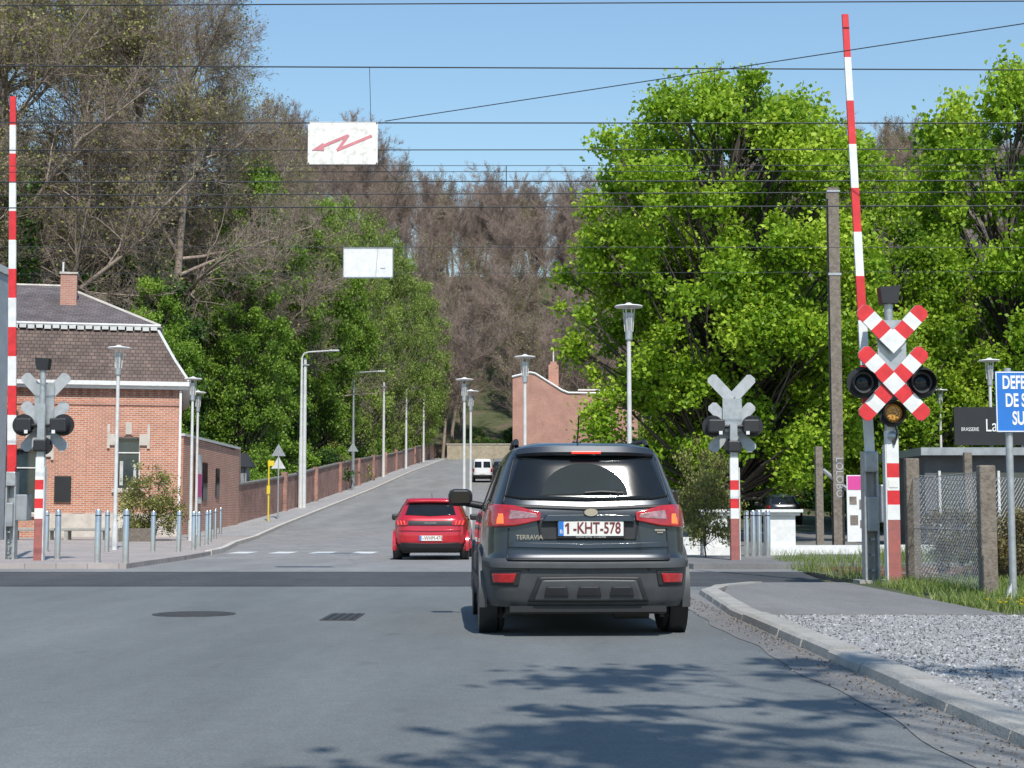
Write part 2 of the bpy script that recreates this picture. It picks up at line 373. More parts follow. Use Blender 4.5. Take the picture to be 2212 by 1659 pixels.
mh=root('manhole_cover',(-3.25,15.9,0))
lathe('frame',(0,0,.001),(0,0,.008),[(0,.42),(1,.42)],M['asphalt_dark'],mh,28)
lathe('lid',(0,0,.008),(0,0,.012),[(0,.36),(1,.36)],M['iron'],mh,28)
gr=root('drain_grate',(-1.68,15.45,0))
box('frame',(0,0,.004),(.34,1.0,.006),M['iron'],gr)
multibox('slots',[((-.12+.08*i,0,.009),(.035,.92,.006)) for i in range(4)],M['black'],gr)

# ------------------------------------------------------------------ vegetation
def nrm(a): return a/(np.linalg.norm(a,axis=1,keepdims=True)+1e-9)
def bare_tree(name,seed,H,levels,bark,leaf=None,nleaf=0,lsize=.2,trunkf=.8,r0f=.016,lspread=.5,ivy=0):
    rng=np.random.default_rng(seed)
    P=np.zeros((1,3));Dr=np.array([[0,0,1.]]);L=np.array([H*trunkf]);R=np.array([H*r0f])
    parts=[]
    for lv,(nseg,kids,start,ang,lenf,wob,upb,sides) in enumerate(levels):
        cP=[];cD=[];cL=[];cR=[];segs=[];R0=R
        rr=R.copy()
        for i in range(nseg):
            Dr=nrm(Dr+rng.normal(0,wob,Dr.shape)+np.array([0,0,upb]))
            Q=P+Dr*(L/nseg)[:,None]; r1=R0*(1-.75*(i+1)/nseg)
            segs.append(np.concatenate([P,Q,rr[:,None],r1[:,None]],1)); rr=r1
            if i>=start:
                for k in range(kids):
                    v=rng.normal(size=Dr.shape); v=nrm(v-Dr*(v*Dr).sum(1,keepdims=True))
                    a=(ang*rng.uniform(.7,1.25,len(Dr)))[:,None]
                    tt=rng.uniform(0,1,len(Dr))[:,None]
                    cP.append(P*(1-tt)+Q*tt); cD.append(nrm(Dr*np.cos(a)+v*np.sin(a)))
                    cL.append(L*lenf*(1-.55*(i-start)/max(1,nseg-start))*rng.uniform(.6,1.2,len(Dr))); cR.append(np.maximum(rr*.62,.012))
            P=Q
        V,F=tubes_np(np.concatenate(segs),sides); parts.append((V,F,0,None))
        if kids==0: break
        P=np.concatenate(cP);Dr=np.concatenate(cD);L=np.concatenate(cL);R=np.concatenate(cR)
    mats=[bark]
    if leaf is not None and nleaf:
        idx=rng.integers(0,len(P),nleaf); C=P[idx]+rng.normal(0,lspread,(nleaf,3))
        V,F=quads_np(C,lsize,rng); parts.append((V,F,1,np.clip(rng.normal(.5,.22,nleaf)+.25*np.sin(C[:,0]*.9)*np.cos(C[:,2]*.8+C[:,1]*.7),0,1))); mats.append(leaf)
    if ivy:
        t=rng.uniform(.03,.55,ivy); an=rng.uniform(0,2*math.pi,ivy); rad_=rng.uniform(.3,1.1,ivy)
        C=np.stack([np.cos(an)*rad_,np.sin(an)*rad_,t*H],1); V,F=quads_np(C,.28,rng); parts.append((V,F,len(mats),rng.uniform(0,1,ivy))); mats.append(M['L_dark'])
    return fastmesh(name,parts,mats)
def green_tree(name,seed,H,W,prof,ncl,nl,lsize,cR,leaf,bark,t0=.1,trunkr=.25,flat=.75,inner=.3,limb=True,droop=0):
    rng=np.random.default_rng(seed)
    pt,pr=zip(*prof)
    t=t0+(1-t0)*rng.uniform(0,1,ncl*3); w=np.interp(t,pt,pr); keep=rng.uniform(0,1,ncl*3)<w**1.3
    t=t[keep][:ncl]; w=w[keep][:ncl]; n=len(t)
    an=rng.uniform(0,2*math.pi,n); lob=1+.14*np.sin(an*3+seed)+.1*np.sin(an*5+t*9+seed*2)
    r=w*W/2*(inner+(1-inner)*np.sqrt(rng.uniform(0,1,n)))*lob
    C=np.stack([np.cos(an)*r,np.sin(an)*r,t*H],1)
    cr=cR*rng.uniform(.45,1.5,n); ct=rng.normal(0,.15,n)
    parts=[]
    idx=np.repeat(np.arange(n),np.maximum(20,(nl*(cr/cR)**2).astype(int)))
    m=len(idx); d=nrm(rng.normal(size=(m,3))); rr=rng.uniform(0,1,m)**.55*rng.uniform(.8,1.35,m)
    off=d*(rr*cr[idx])[:,None]; off[:,2]*=flat
    off*= (1+.35*np.sin(d[:,[0]]*7+idx[:,None])*np.cos(d[:,[2]]*6+idx[:,None]*2))
    P=C[idx]+off; P[:,2]-=droop*rng.uniform(0,1,m)
    kp=P[:,2]>.05; P=P[kp]; idx=idx[kp]; off=off[kp]
    V,F=quads_np(P,lsize,rng,upbias=.5)
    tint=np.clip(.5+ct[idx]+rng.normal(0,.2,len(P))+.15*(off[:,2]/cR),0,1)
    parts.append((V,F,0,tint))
    if limb:
        top=H*.8; ks=6; segs=[]; pts=[np.array([0,0,0.])]
        for i in range(1,ks+1): pts.append(np.array([rng.normal(0,W*.02),rng.normal(0,W*.02),top*i/ks]))
        for i in range(ks): segs.append(np.concatenate([pts[i],pts[i+1],[trunkr*(1-.14*i)],[trunkr*(1-.14*(i+1))]]))
        V,F=tubes_np(segs,8); parts.append((V,F,1,None)); segs=[]
        for i in range(n):
            z0=max(H*.1,C[i,2]-rng.uniform(.12,.3)*H- r[i]*.25); z0=min(z0,top*.95); a=np.array([0,0,z0]); k=min(ks-1,int(z0/top*ks)); a[:2]=pts[k][:2]
            mpt=a*.45+C[i]*.55+rng.normal(0,.25,3); rr0=trunkr*.24
            segs.append(np.concatenate([a,mpt,[rr0],[rr0*.6]])); segs.append(np.concatenate([mpt,C[i],[rr0*.6],[rr0*.2]]))
            for q in range(3):
                segs.append(np.concatenate([mpt*.3+C[i]*.7,C[i]+nrm(rng.normal(size=(1,3)))[0]*cr[i]*1.1,[rr0*.2],[.008]]))
        V,F=tubes_np(segs,4); parts.append((V,F,1,None))
    return fastmesh(name,parts,[leaf,bark])

beechL=[(7,4,2,rad(38),.50,.07,.05,6),(4,3,0,rad(38),.48,.14,.10,4),(3,4,0,rad(40),.50,.16,.10,3),(2,3,0,rad(42),.62,.2,.08,3),(1,0,9,rad(40),.5,.1,.05,3)]
beech=[bare_tree('bare_tree_mesh',s,24,beechL,M['barkbeech'],M['L_olive'] if s==3 else None,1800 if s==3 else 0,.25,r0f=.012) for s in (1,2,3)]
greyL=[(7,3,1,rad(30),.52,.07,.05,6),(4,3,0,rad(34),.48,.14,.12,4),(3,3,0,rad(38),.50,.16,.12,3),(2,3,0,rad(40),.6,.2,.08,3),(1,0,9,rad(40),.5,.1,.05,3)]
greyt=[bare_tree('bare_tree_mesh',s,24,greyL,M['barkgrey'],r0f=.009) for s in (11,12)]
bigL=[(9,4,2,rad(58),.42,.04,.03,8),(5,3,1,rad(45),.5,.16,.05,5),(4,3,0,rad(45),.5,.18,.05,4),(3,3,0,rad(45),.55,.2,.04,3),(2,0,9,rad(40),.5,.2,.02,3)]
bigt=[bare_tree('mature_tree_mesh',s,32,bigL,M['barkbig'],M['L_olive'],nl_,.17,trunkf=.95,r0f=.013,lspread=.35,ivy=iv) for s,iv,nl_ in ((21,3000,20000),(22,0,5000),(23,6000,24000))]

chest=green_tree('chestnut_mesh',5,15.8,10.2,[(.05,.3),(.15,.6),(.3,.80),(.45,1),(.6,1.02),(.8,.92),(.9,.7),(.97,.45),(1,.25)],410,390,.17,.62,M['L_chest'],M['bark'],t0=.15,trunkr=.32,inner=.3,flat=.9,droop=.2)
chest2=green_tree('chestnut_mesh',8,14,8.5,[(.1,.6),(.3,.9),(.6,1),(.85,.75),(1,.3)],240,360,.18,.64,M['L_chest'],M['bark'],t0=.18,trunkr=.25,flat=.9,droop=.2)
oval=[(.05,.5),(.3,.9),(.55,1),(.8,.78),(1,.2)]
mids=[green_tree('leafy_tree_mesh',s,20,10,oval,260,230,.24,.8,M['L_mid'],M['bark'],t0=.06,trunkr=.22,inner=.3) for s in (31,32)]
lights=[green_tree('young_leaf_tree_mesh',s,20,9,[(.05,.5),(.3,.95),(.55,1),(.8,.7),(1,.1)],330,120,.20,.75,M['L_light'],M['barkbig'],t0=.06,trunkr=.2,inner=.2) for s in (34,35)]
darkt=green_tree('ivy_tree_mesh',41,15,6,[(0,.6),(.3,1),(.7,.8),(1,.3)],110,300,.26,.85,M['L_dark'],M['bark'],t0=.03)
shrub=green_tree('shrub_mesh',51,2.6,2.0,[(0,.4),(.4,1),(.8,.8),(1,.4)],60,110,.08,.30,M['L_shrub'],M['bark'],t0=.15,trunkr=.03)
bush=[green_tree('bush_mesh',s,3.2,4.0,[(0,.9),(.5,1),(1,.4)],50,140,.17,.5,m_,M['bark'],t0=.05,trunkr=.05) for s,m_ in ((61,M['L_mid']),(62,M['L_dark']),(63,M['L_shrub']))]

def T(name,me,x,y,s=1,rz=None,sz=None,dz=-.1):
    return place(name,me,(x,y,float(terr(x,y))+dz),random.uniform(0,6.28) if rz is None else rz,s,None,sz)
fo=root('distant_forest'); rng=random.Random(5)
def FT(me,x,y,s,sz=None): place('tree',me,(x,y,float(terr(x,y))-.3),rng.uniform(0,6.28),s,fo,sz)
y=216
while y<350:
    x=-130
    while x<135:
        xx=x+rng.uniform(-3,3);yy=y+rng.uniform(-3,3)
        if -yy*.12-12<xx<yy*.36+6: FT(rng.choice(beech),xx,yy,rng.uniform(.78,1.08))
        x+=7.2
    y+=10.5
for i in range(30):
    yy=rng.uniform(112,205); xx=rng.uniform(-yy*.36-6,-19)
    FT(rng.choice([bigt[1],bigt[2],bigt[0],lights[0],mids[0]]),xx,yy,rng.uniform(.62,.8))
for i in range(34):
    yy=rng.uniform(120,205); xx=rng.uniform(24,yy*.36+8)
    FT(rng.choice(greyt),xx,yy,rng.uniform(.85,1.15))
for i in range(34):
    yy=rng.uniform(80,125); xx=rng.uniform(18,yy*.36+6)
    FT(rng.choice(mids+lights),xx,yy,rng.uniform(.45,.70))
for x,y,k,s in ((-27,84,0,1.0),(-33,92,1,1.0),(-24.5,96,2,.98),(-20.5,93,1,.9),(-29,104,1,1.05),(-36,100,2,1.0),(-18.5,106,1,.78),(-26,116,1,1.0),(-32,78,2,.8)):
    T('mature_tree',bigt[k],x,y,s)
for x,y,k,s,sz in ((-16.5,92,0,.62,.78),(-17.5,104,1,.8,1.12),(-15.8,112,0,.75,1.02),(-20,85,1,.5,.62),(-22,120,0,.85,1.05),(-16,127,1,.82,1.15)):
    T('leafy_tree',mids[k],x,y,s,sz=sz)
for x,y,k,s,sz in ((-15.2,142,1,.95,1.3),(-18,152,0,1.0,1.35),(-14.5,162,0,.95,1.4),(-14.2,180,1,1.0,1.4),(-13.2,198,0,1.05,1.35),(-24,138,1,1.0,1.15),(-13.0,212,1,.95,1.15),(-19,130,0,.8,1.15)):
    T('young_leaf_tree',lights[k],x,y,s,sz=sz)
for x,y,s in ((-20,88,.85),(-22.5,93,1.0),(-20.5,101,.9),(-24.5,86,.8)):
    T('ivy_covered_tree',darkt,x,y,s)
ub=root('undergrowth')
for i in range(90):
    yy=rng.uniform(82,210); xx=-13.8-rng.random()**1.5*9
    place('bush',rng.choice([bush[0],bush[0],bush[2],bush[1]]),(xx,yy,float(terr(xx,yy))-.2),rng.uniform(0,6),rng.uniform(.5,1.15),ub)
for i in range(70):
    yy=rng.uniform(64,105); xx=rng.uniform(9,32)
    if yy<79 and abs(xx-yy*.178)<3.4: continue
    place('bush',rng.choice(bush),(xx,yy,float(terr(xx,yy))-.2),rng.uniform(0,6),rng.uniform(.7,1.5),ub)
for i in range(26):
    yy=rng.uniform(205,225); xx=rng.uniform(-9,14)
    place('bush',rng.choice([bush[1],bush[2]]),(xx,yy+6,float(terr(xx,yy+6))-.2),rng.uniform(0,6),rng.uniform(.5,.8),ub)
place('chestnut_tree',chest,(7.1,51,0),.6,1.0)
place('chestnut_tree',chest2,(14.6,60,0),2.0,.93)
place('chestnut_tree',chest2,(20.2,62,0),4.0,1.15,sz=1.36)
place('chestnut_tree',chest2,(17.5,72,.4),5.0,.85)
place('chestnut_tree',chest2,(10.6,80,.8),1.0,.85,sz=.8)
# tree beside the road behind the camera, casting the dappled shade on the road
shade=green_tree('roadside_tree_mesh',93,11.2,7.2,[(0,.2),(.5,.8),(.75,1),(.9,.8),(1,.4)],58,100,.20,.46,M['L_mid'],M['bark'],t0=.55,trunkr=.10,flat=.5)
place('roadside_tree',shade,(4.2,-.3,0),1.2,1.0)
place('shrub',shrub,(-12.2,52,.1),0,1.0)
place('shrub',shrub,(4.25,34,.1),2,.62,sz=1.0)
place('shrub',shrub,(3.9,46,.1),4,.9)
hedge=green_tree('hedge_mesh',71,1.2,2.2,[(0,1),(1,.9)],50,150,.06,.22,M['L_brown'],M['bark'],t0=.05,trunkr=.03)
hg=root('hedge')
for x,y in ((7.0,22.9),(8.3,24.0),(9.8,25.5),(11.3,27),(9.2,31),(12,30),(14,31)): place('foliage',hedge,(x,y,0),random.uniform(0,6),.85,hg)
def grass(name,areas,n,h,seed):
    rg=np.random.default_rng(seed); P=[]
    tot=sum((a[1]-a[0])*(a[3]-a[2]) for a in areas)
    for a in areas:
        k=int(n*(a[1]-a[0])*(a[3]-a[2])/tot); P.append(np.stack([rg.uniform(a[0],a[1],k),rg.uniform(a[2],a[3],k),np.full(k,a[4])],1))
    P=np.concatenate(P); nn=np.sin(P[:,0]*2.1)*np.cos(P[:,1]*1.7)+rg.normal(0,.5,len(P)); P=P[nn>-.3]; k=len(P)
    hh=(h*rg.uniform(.4,1.4,k))[:,None]; d=rg.normal(0,.35,(k,3)); d[:,2]=1; w=np.stack([rg.normal(size=k),rg.normal(size=k),np.zeros(k)],1); w=nrm(w)*.006
    V=np.stack([P-w,P+w,P+d*hh+w*.3+[0,0,0],P+d*hh-w*.3],1).reshape(-1,3); F=np.arange(4*k).reshape(-1,4)
    return place(name,fastmesh(name,[(V,F,0,rg.uniform(0,1,k))],[M['grass']]),(0,0,0))
grass('grass',[(4.75,7.5,15,19,.04),(5.0,9,19,22.4,.04)],18000,.11,1)
grass('grass',[(5.4,11,28.9,33,0.05),(5.1,5.6,22.4,28.9,.02),(8,30,33,36,.1)],20000,.2,2)
fl=root('dandelions')
for i in range(26):
    x=random.uniform(4.9,5.8);y=random.uniform(14.9,16.6); lathe('flower',(x,y,.13),(x,y,.145),[(0,.015),(1,.022)],M['flower'],fl,8)
rg=np.random.default_rng(9); k=26000
P=np.stack([rg.uniform(2.47,7,k),5.4+9.6*rg.uniform(0,1,k)**1.2,np.full(k,.054)],1); V,F=quads_np(P,.022,rg,upbias=1.0,aspect=.9)
P2=np.stack([2.2-np.abs(rg.normal(0,.14,1800)),rg.uniform(5.5,20,1800),np.full(1800,.009)],1); V2,F2=quads_np(P2,.016,rg,upbias=1.5,aspect=.9)
place('gravel_stones',fastmesh('gravel_stones',[(V,F,0,None),(V2,F2,1,None)],[M['stone_chip'],M['oldpost']]),(0,0,0))

# ------------------------------------------------------------------ buildings
def wall_open(name,x0,x1,z0,z1,y,ops,depth,m,parent):
    xb=sorted(set([x0,x1]+[o[0] for o in ops]+[o[1] for o in ops])); zb=sorted(set([z0,z1]+[o[2] for o in ops]+[o[3] for o in ops]))
    v=[];f=[]
    def q(a,b,c,d):
        k=len(v); v.extend([a,b,c,d]); f.append((k,k+1,k+2,k+3))
    for i in range(len(xb)-1):
        for j in range(len(zb)-1):
            cx=(xb[i]+xb[i+1])/2; cz=(zb[j]+zb[j+1])/2
            if any(o[0]<cx<o[1] and o[2]<cz<o[3] for o in ops): continue
            q((xb[i],y,zb[j]),(xb[i+1],y,zb[j]),(xb[i+1],y,zb[j+1]),(xb[i],y,zb[j+1]))
    for a,b,c,d in ops:
        q((a,y,c),(a,y,d),(a,y+depth,d),(a,y+depth,c)); q((b,y,d),(b,y,c),(b,y+depth,c),(b,y+depth,d))
        q((a,y,d),(b,y,d),(b,y+depth,d),(a,y+depth,d)); q((a,y,c),(a,y+depth,c),(b,y+depth,c),(b,y,c))
    return mk(name,v,f,m,parent)
def window(x0,x1,z0,z1,y,parent,frame=None,mull=True,transom=.7):
    frame=frame or M['white']
    box('glass',((x0+x1)/2,y,(z0+z1)/2),(x1-x0,.02,z1-z0),M['winglass'],parent)
    t=.04; l=[((x0+t/2,y-.03,(z0+z1)/2),(t,.04,z1-z0)),((x1-t/2,y-.03,(z0+z1)/2),(t,.04,z1-z0)),(((x0+x1)/2,y-.03,z0+t/2),(x1-x0-2*t,.04,t)),(((x0+x1)/2,y-.03,z1-t/2),(x1-x0-2*t,.04,t))]
    if mull:
        zt=z0+(z1-z0)*transom
        l+=[(((x0+x1)/2,y-.03,zt),(x1-x0-2*t,.04,t))]
    multibox('window_frame',l,frame,parent)
h=root('brick_house'); X0,X1,Y0,Y1,ZE=-25.,-12.5,58.,69.,5.75
ops=[(-14.8,-13.95,2.0,3.95),(-18.5,-17.4,1.1,3.5),(-22.3,-21.2,1.1,3.5)]
wall_open('front_wall',X0,X1,.0,ZE,Y0,ops,.22,M['brick'],h)
mk('side_walls',[(X1,Y0,0),(X1,Y1,0),(X1,Y1,ZE),(X1,Y0,ZE),(X0,Y0,0),(X0,Y1,0),(X0,Y1,ZE),(X0,Y0,ZE)],[(0,1,2,3),(4,7,6,5),(1,5,6,2)],M['brick'],h)
for o in ops: window(o[0],o[1],o[2],o[3],Y0+.15,h)
multibox('curtains',[((-14.62,Y0+.125,2.6),(.12,.01,.9)),((-14.13,Y0+.125,2.6),(.10,.01,.7))],M['curtain'],h)
multibox('plinth',[(((-17.4+X1)/2,Y0-.02,.55),(X1+17.4+.06,.1,1.1)),(((-18.5-21.2)/2,Y0-.02,.55),(2.7,.1,1.1)),(((X0-22.3)/2,Y0-.02,.55),(2.7,.1,1.1))],M['stone'],h)
tr=[]
for a,b,c,d in ops:
    tr+=[((a-.12,Y0-.03,d-.1),(.3,.1,.42)),((b+.12,Y0-.03,d-.1),(.3,.1,.42)),(((a+b)/2,Y0-.03,d+.32),(.22,.12,.45)),(((a+b)/2,Y0-.04,c-.06),(b-a+.3,.14,.12)),((a-.3,Y0-.03,d+.02),(.1,.08,.9)),((b+.3,Y0-.03,d+.02),(.1,.08,.9))]
multibox('stone_trim',tr,M['stone'],h)
arch=[]
for a,b,c,d in ops:
    for i in range(-3,4):
        if i==0: continue
        arch.append((((a+b)/2+i*.13,Y0-.02,d+.22-abs(i)*.03),(.09,.05,.3)))
multibox('arch_bricks',arch,M['brick3'],h)
multibox('cornice',[(((X0+X1)/2,Y0-.12,ZE+.19),(X1-X0+.7,.5,.16)),(((X0+X1)/2,Y0-.08,ZE+.05),(X1-X0+.5,.36,.12)),((X1+.12,(Y0+Y1)/2+.07,ZE+.19),(.46,Y1-Y0-.1,.16)),((X1+.08,(Y0+Y1)/2+.05,ZE+.05),(.34,Y1-Y0-.1,.12))],M['white'],h)
dn=[((X0+.15+i*.3,Y0-.035,ZE-.14),(.14,.07,.22)) for i in range(41)]+[((X1+.035,Y0+.2+i*.3,ZE-.14),(.07,.14,.22)) for i in range(36)]
multibox('dentils',dn,M['brick2'],h); box('frieze_band',((X0+X1)/2,Y0-.02,ZE-.55),(X1-X0+.04,.05,.12),M['brick3'],h)
multibox('corner_pilaster',[((X1-.22,Y0-.04,2.85),(.5,.08,3.5)),((-16.1,Y0-.04,2.85),(.45,.08,3.5))],M['brick'],h)
e=.3; a=(X0-e,Y0-e,ZE+.28);b=(X1+e,Y0-e,ZE+.28);c=(X1+e,Y1+e,ZE+.28);d_=(X0-e,Y1+e,ZE+.28)
i1=1.25; t=8.2; a2=(X0+i1,Y0+i1-.3,t);b2=(X1-i1+.3,Y0+i1-.3,t);c2=(X1-i1+.3,Y1-i1,t);d2=(X0+i1,Y1-i1,t)
am=(X0+.45,Y0+.2,6.9); bm=(X1-.25,Y0+.2,6.9); cm=(X1-.25,Y1-.2,6.9); dm=(X0+.45,Y1-.2,6.9)
mk('lower_roof',[a,b,c,d_,am,bm,cm,dm,a2,b2,c2,d2],[(0,1,5,4),(1,2,6,5),(2,3,7,6),(3,0,4,7),(4,5,9,8),(5,6,10,9),(6,7,11,10),(7,4,8,11)],M['tiles'],h)
r1=(-19.8,63.5,10.35);r2=(-17.3,63.5,10.35)
A=[(p[0]+s[0]*.15,p[1]+s[1]*.15,t+.04) for p,s in ((a2,(-1,-1)),(b2,(1,-1)),(c2,(1,1)),(d2,(-1,1)))]
mk('upper_roof',A+[r1,r2],[(0,1,5,4),(1,2,5),(2,3,4,5),(3,0,4)],M['slate'],h)
def tube(name,pts,r,m,parent=None,n=6):
    segs=[list(pts[i])+list(pts[i+1])+[r,r] for i in range(len(pts)-1)]
    V,F=tubes_np(segs,n); return mk(name,V.tolist(),[tuple(int(i) for i in q) for q in F],m,parent,uv=False,smooth=True)
tube('ridge_cap',[A[1],r2,r1,A[0]],.07,M['stone'],h); tube('ridge_cap',[A[2],r2],.07,M['stone'],h); tube('ridge_cap',[A[3],r1],.07,M['stone'],h)
tube('roof_edge',[A[0],A[1],A[2],A[3]],.07,M['white2'],h); tube('hip_cap',[b,bm,b2],.06,M['white2'],h)
tube('finial',[r1,(r1[0],r1[1],10.95)],.05,M['white'],h); tube('finial',[r2,(r2[0],r2[1],11.35)],.04,M['white'],h)
sc=[((A[0][0]+.15+i*.3,A[0][1]-.03,t-.06-.03*(i%2)),(.24,.04,.14)) for i in range(int((A[1][0]-A[0][0])/.3))]
multibox('scalloped_trim',sc,M['white2'],h)
box('chimney',(-16.9,61.4,9.75),(.62,.62,1.5),M['brick3'],h); box('chimney_cap',(-16.9,61.4,10.54),(.7,.7,.08),M['stone'],h)
box('plaque',(-16.7,Y0-.06,2.0),(.6,.05,.95),M['black'],h); box('downpipe',(X1-.0,Y0-.12,2.9),(.09,.09,5.6),M['white'],h)
an=rad(12); ca,sa=math.cos(an),math.sin(an); px,py=-12.5,58.0
h.rotation_euler=(0,0,an); h.location=(px-(px*ca-py*sa),py-(px*sa+py*ca),0)
ax=root('brick_annex')
box('annex',(-14.4,70.5,2.0),(3.5,2.9,4.4),M['brick2'],ax)
mk('annex_wall',[(-12.45,58.4,0),(-12.45,70.4,0),(-12.45,70.4,3.95),(-12.45,58.4,4.05),(-12.75,58.4,0),(-12.75,70.4,0),(-12.75,70.4,3.95),(-12.75,58.4,4.05)],[(0,1,2,3),(4,7,6,5),(0,3,7,4),(1,5,6,2),(3,2,6,7)],M['brick'],ax)
box('coping',(-12.6,64.4,4.08),(.42,12.1,.1),M['white2'],ax)
multibox('side_window',[((-12.43,62.5,2.4),(.05,.9,1.5)),((-12.43,65.2,2.4),(.05,.7,1.2))],M['glassdark'],ax)
po=root('advertising_banner'); box('panel',(-12.3,60.6,2.45),(.03,1.0,1.9),M['white'],po); box('print',(-12.28,60.6,2.2),(.02,.9,.9),M['pink'],po)
gb=root('grey_building'); box('walls',(-22.9,51.5,4.6),(11,3,9.3),M['render'],gb); box('parapet',(-22.9,51.5,9.4),(11.1,3.1,.25),M['white2'],gb)
multibox('windows',[((-19.3,49.98,6.5),(.9,.08,1.3)),((-19.3,49.98,3.4),(.9,.08,1.3))],M['glassdark'],gb)
ys_=[70.4]+[y for y in np.arange(74,237,4)]
gw=root('garden_wall'); v=[];f=[];vc=[];fc=[]
for y in ys_:
    x=XW(y); zt=zr(y)+1.95+.12*math.sin(y*.07); v+=[(x,y,zr(y)-.1),(x,y,zt),(x-.3,y,zt),(x-.3,y,zr(y)-.1)]
    vc+=[(x+.05,y,zt+.003),(x+.05,y,zt+.1),(x-.35,y,zt+.1),(x-.35,y,zt+.003)]
for i in range(len(ys_)-1):
    k=4*i
    for j in range(4): f.append((k+j,k+(j+1)%4,k+4+(j+1)%4,k+4+j)); fc.append((k+j,k+(j+1)%4,k+4+(j+1)%4,k+4+j))
f.append((3,2,1,0)); mk('bricks',v,f,M['brick2'],gw); mk('coping',vc,fc+[(3,2,1,0)],M['copingdark'],gw)
multibox('piers',[((XW(y)+.04,y,zr(y)+1.1),(.3,.45,2.25)) for y in np.arange(84,230,12)],M['brick2'],gw)
kb=root('garden_shed',(-13.75,77.5,1.2)); box('body',(0,0,.95),(1.0,1.0,2.6),M['grey'],kb); multibox('boards',[((-.4+.2*i,-.51,.95),(.03,.03,2.5)) for i in range(5)],M['black'],kb)
mk('roof',[(-.8,-.75,2.25),(.8,-.75,2.25),(.8,.75,2.25),(-.8,.75,2.25),(-.45,0,2.95),(.45,0,2.95)],[(0,1,5,4),(1,2,5),(2,3,4,5),(3,0,4),(3,2,1,0)],M['black'],kb)
pb=root('brick_building'); PX=[(0.05,2.2),(9.8,2.2),(9.8,10.4),(4.4,10.5),(3.9,10.7),(1.8,12.0),(1.4,12.1),(0.05,11.75)]
prism_xz('walls',PX,120,131,M['brick3'],pb)
tube('verge',[(9.9,119.97,10.5),(4.4,119.97,10.6),(3.9,119.97,10.8),(1.8,119.97,12.12),(1.4,119.97,12.2),(0.0,119.97,11.85)],.09,M['white'],pb)
box('chimney',(3.3,122.3,12.1),(.8,.8,1.8),M['brick'],pb); box('chimney_top',(3.3,122.3,13.1),(.5,.5,.3),M['brick'],pb); tube('antenna',[(3.3,122.3,13),(3.3,122.3,14.3)],.06,M['white'],pb)
box('rear_block',(7.9,133,10.4),(4.2,3,2.6),M['brick3'],pb); box('rear_roof',(7.9,133,11.76),(4.5,3.3,.12),M['white'],pb)
bw=root('retaining_wall'); box('stone',(-.5,214,9.6),(17,.6,2.6),M['beige'],bw); box('cap',(-.5,214,10.96),(17.2,.8,.12),M['stone'],bw)
rb=root('restaurant'); box('walls',(17.4,47,1.4),(11,5,2.7),M['darkrender'],rb); box('flat_roof',(17.4,46.9,2.85),(11.4,5.6,.22),M['grey'],rb)
multibox('windows',[((13+i*1.7,44.47,1.5),(1.3,.08,1.5)) for i in range(6)],M['winglass'],rb)
multibox('window_frames',[((12.3+i*1.7,44.45,1.5),(.07,.1,1.6)) for i in range(7)],M['white2'],rb)
sb=root('restaurant_sign'); box('board',(13.9,44.6,3.6),(2.2,.08,1.1),M['black'],sb); text('name','La Villa',.52,(14.25,44.54,3.6),M['white'],sb,sx=.75); text('caption','BRASSERIE',.15,(13.25,44.54,3.5),M['white'],sb,sx=.75)
multibox('legs',[((13,44.7,3.0),(.06,.06,.3)),((14.8,44.7,3.0),(.06,.06,.3))],M['grey'],sb)
for x,w in ((6.25,.80),(4.75,.62)):
    g=root('white_gate_pier',(x,36.2,.1)); box('shaft',(0,0,.48),(w*.80,w*.80,.96),M['white'],g,bevel=.01); box('cap',(0,0,.95),(w*1.05,w*1.0,.07),M['white'],g,bevel=.01); box('cap_top',(0,0,1.02),(w*1.2,w*1.15,.07),M['white'],g,bevel=.01); box('base',(0,0,.1),(w*.95,w*.95,.2),M['white'],g)
lw=root('low_white_wall'); multibox('wall',[((3.9,36.4,.3),(1.0,.25,.42)),((7.6,37,.2),(1.8,.25,.22)),((9.6,37.5,.2),(1.6,.25,.22))],M['white'],lw)

# ------------------------------------------------------------------ street furniture
def street_lamp(x,y,H=5.6):
    g=root('street_lamp',(x,y,zr(y)+.08))
    H-=.08
    cyl('pole',(0,0,0),(0,0,H-.72),.058,M['white2'],g,r2=.045); cyl('base',(0,0,0),(0,0,.7),.08,M['white2'],g)
    cyl('collar',(0,0,H-.78),(0,0,H-.60),.08,M['galv'],g)
    lathe('lantern',(0,0,H-.60),(0,0,H-.20),[(0,.065),(.3,.08),(.6,.105),(1,.12)],M['galv'],g,14)
    for i in range(6):
        a=i*math.pi/3; tube('rib',[(.085*math.cos(a),.085*math.sin(a),H-.60),(.125*math.cos(a),.125*math.sin(a),H-.06)],.009,M['white'],g,4)
    lathe('hat',(0,0,H-.07),(0,0,H+.03),[(0,.30),(.12,.315),(.35,.29),(.6,.10),(1,.04)],M['white'],g,24)
for x,y in ((2.54,33.3),(.37,44),(-1.62,52.3),(-1.56,58.2),(-10.67,41.6),(-10.8,52),(-12.05,59),(14.0,45),(16.0,57.5)): street_lamp(x,y)
def arm_lamp(x,y,H,arm,m):
    g=root('street_light',(x,y,zr(y)+.1))
    cyl('pole',(0,0,0),(0,0,H*.45),.13,m,g,r2=.11); cyl('pole_upper',(0,0,H*.45),(0,0,H-.3),.09,m,g,r2=.06)
    tube('arm',[(0,0,H-.3),(.12,0,H-.05),(.4,-.05,H+.03),(arm,-.1,H+.1)],.045,m,g); box('luminaire',(arm+.25,-.1,H+.1),(.6,.2,.1),M['galv'],g,bevel=.03)
arm_lamp(-12.05,88,8.9,1.6,M['white2']); arm_lamp(-11.75,114,8.6,1.8,M['grey'])
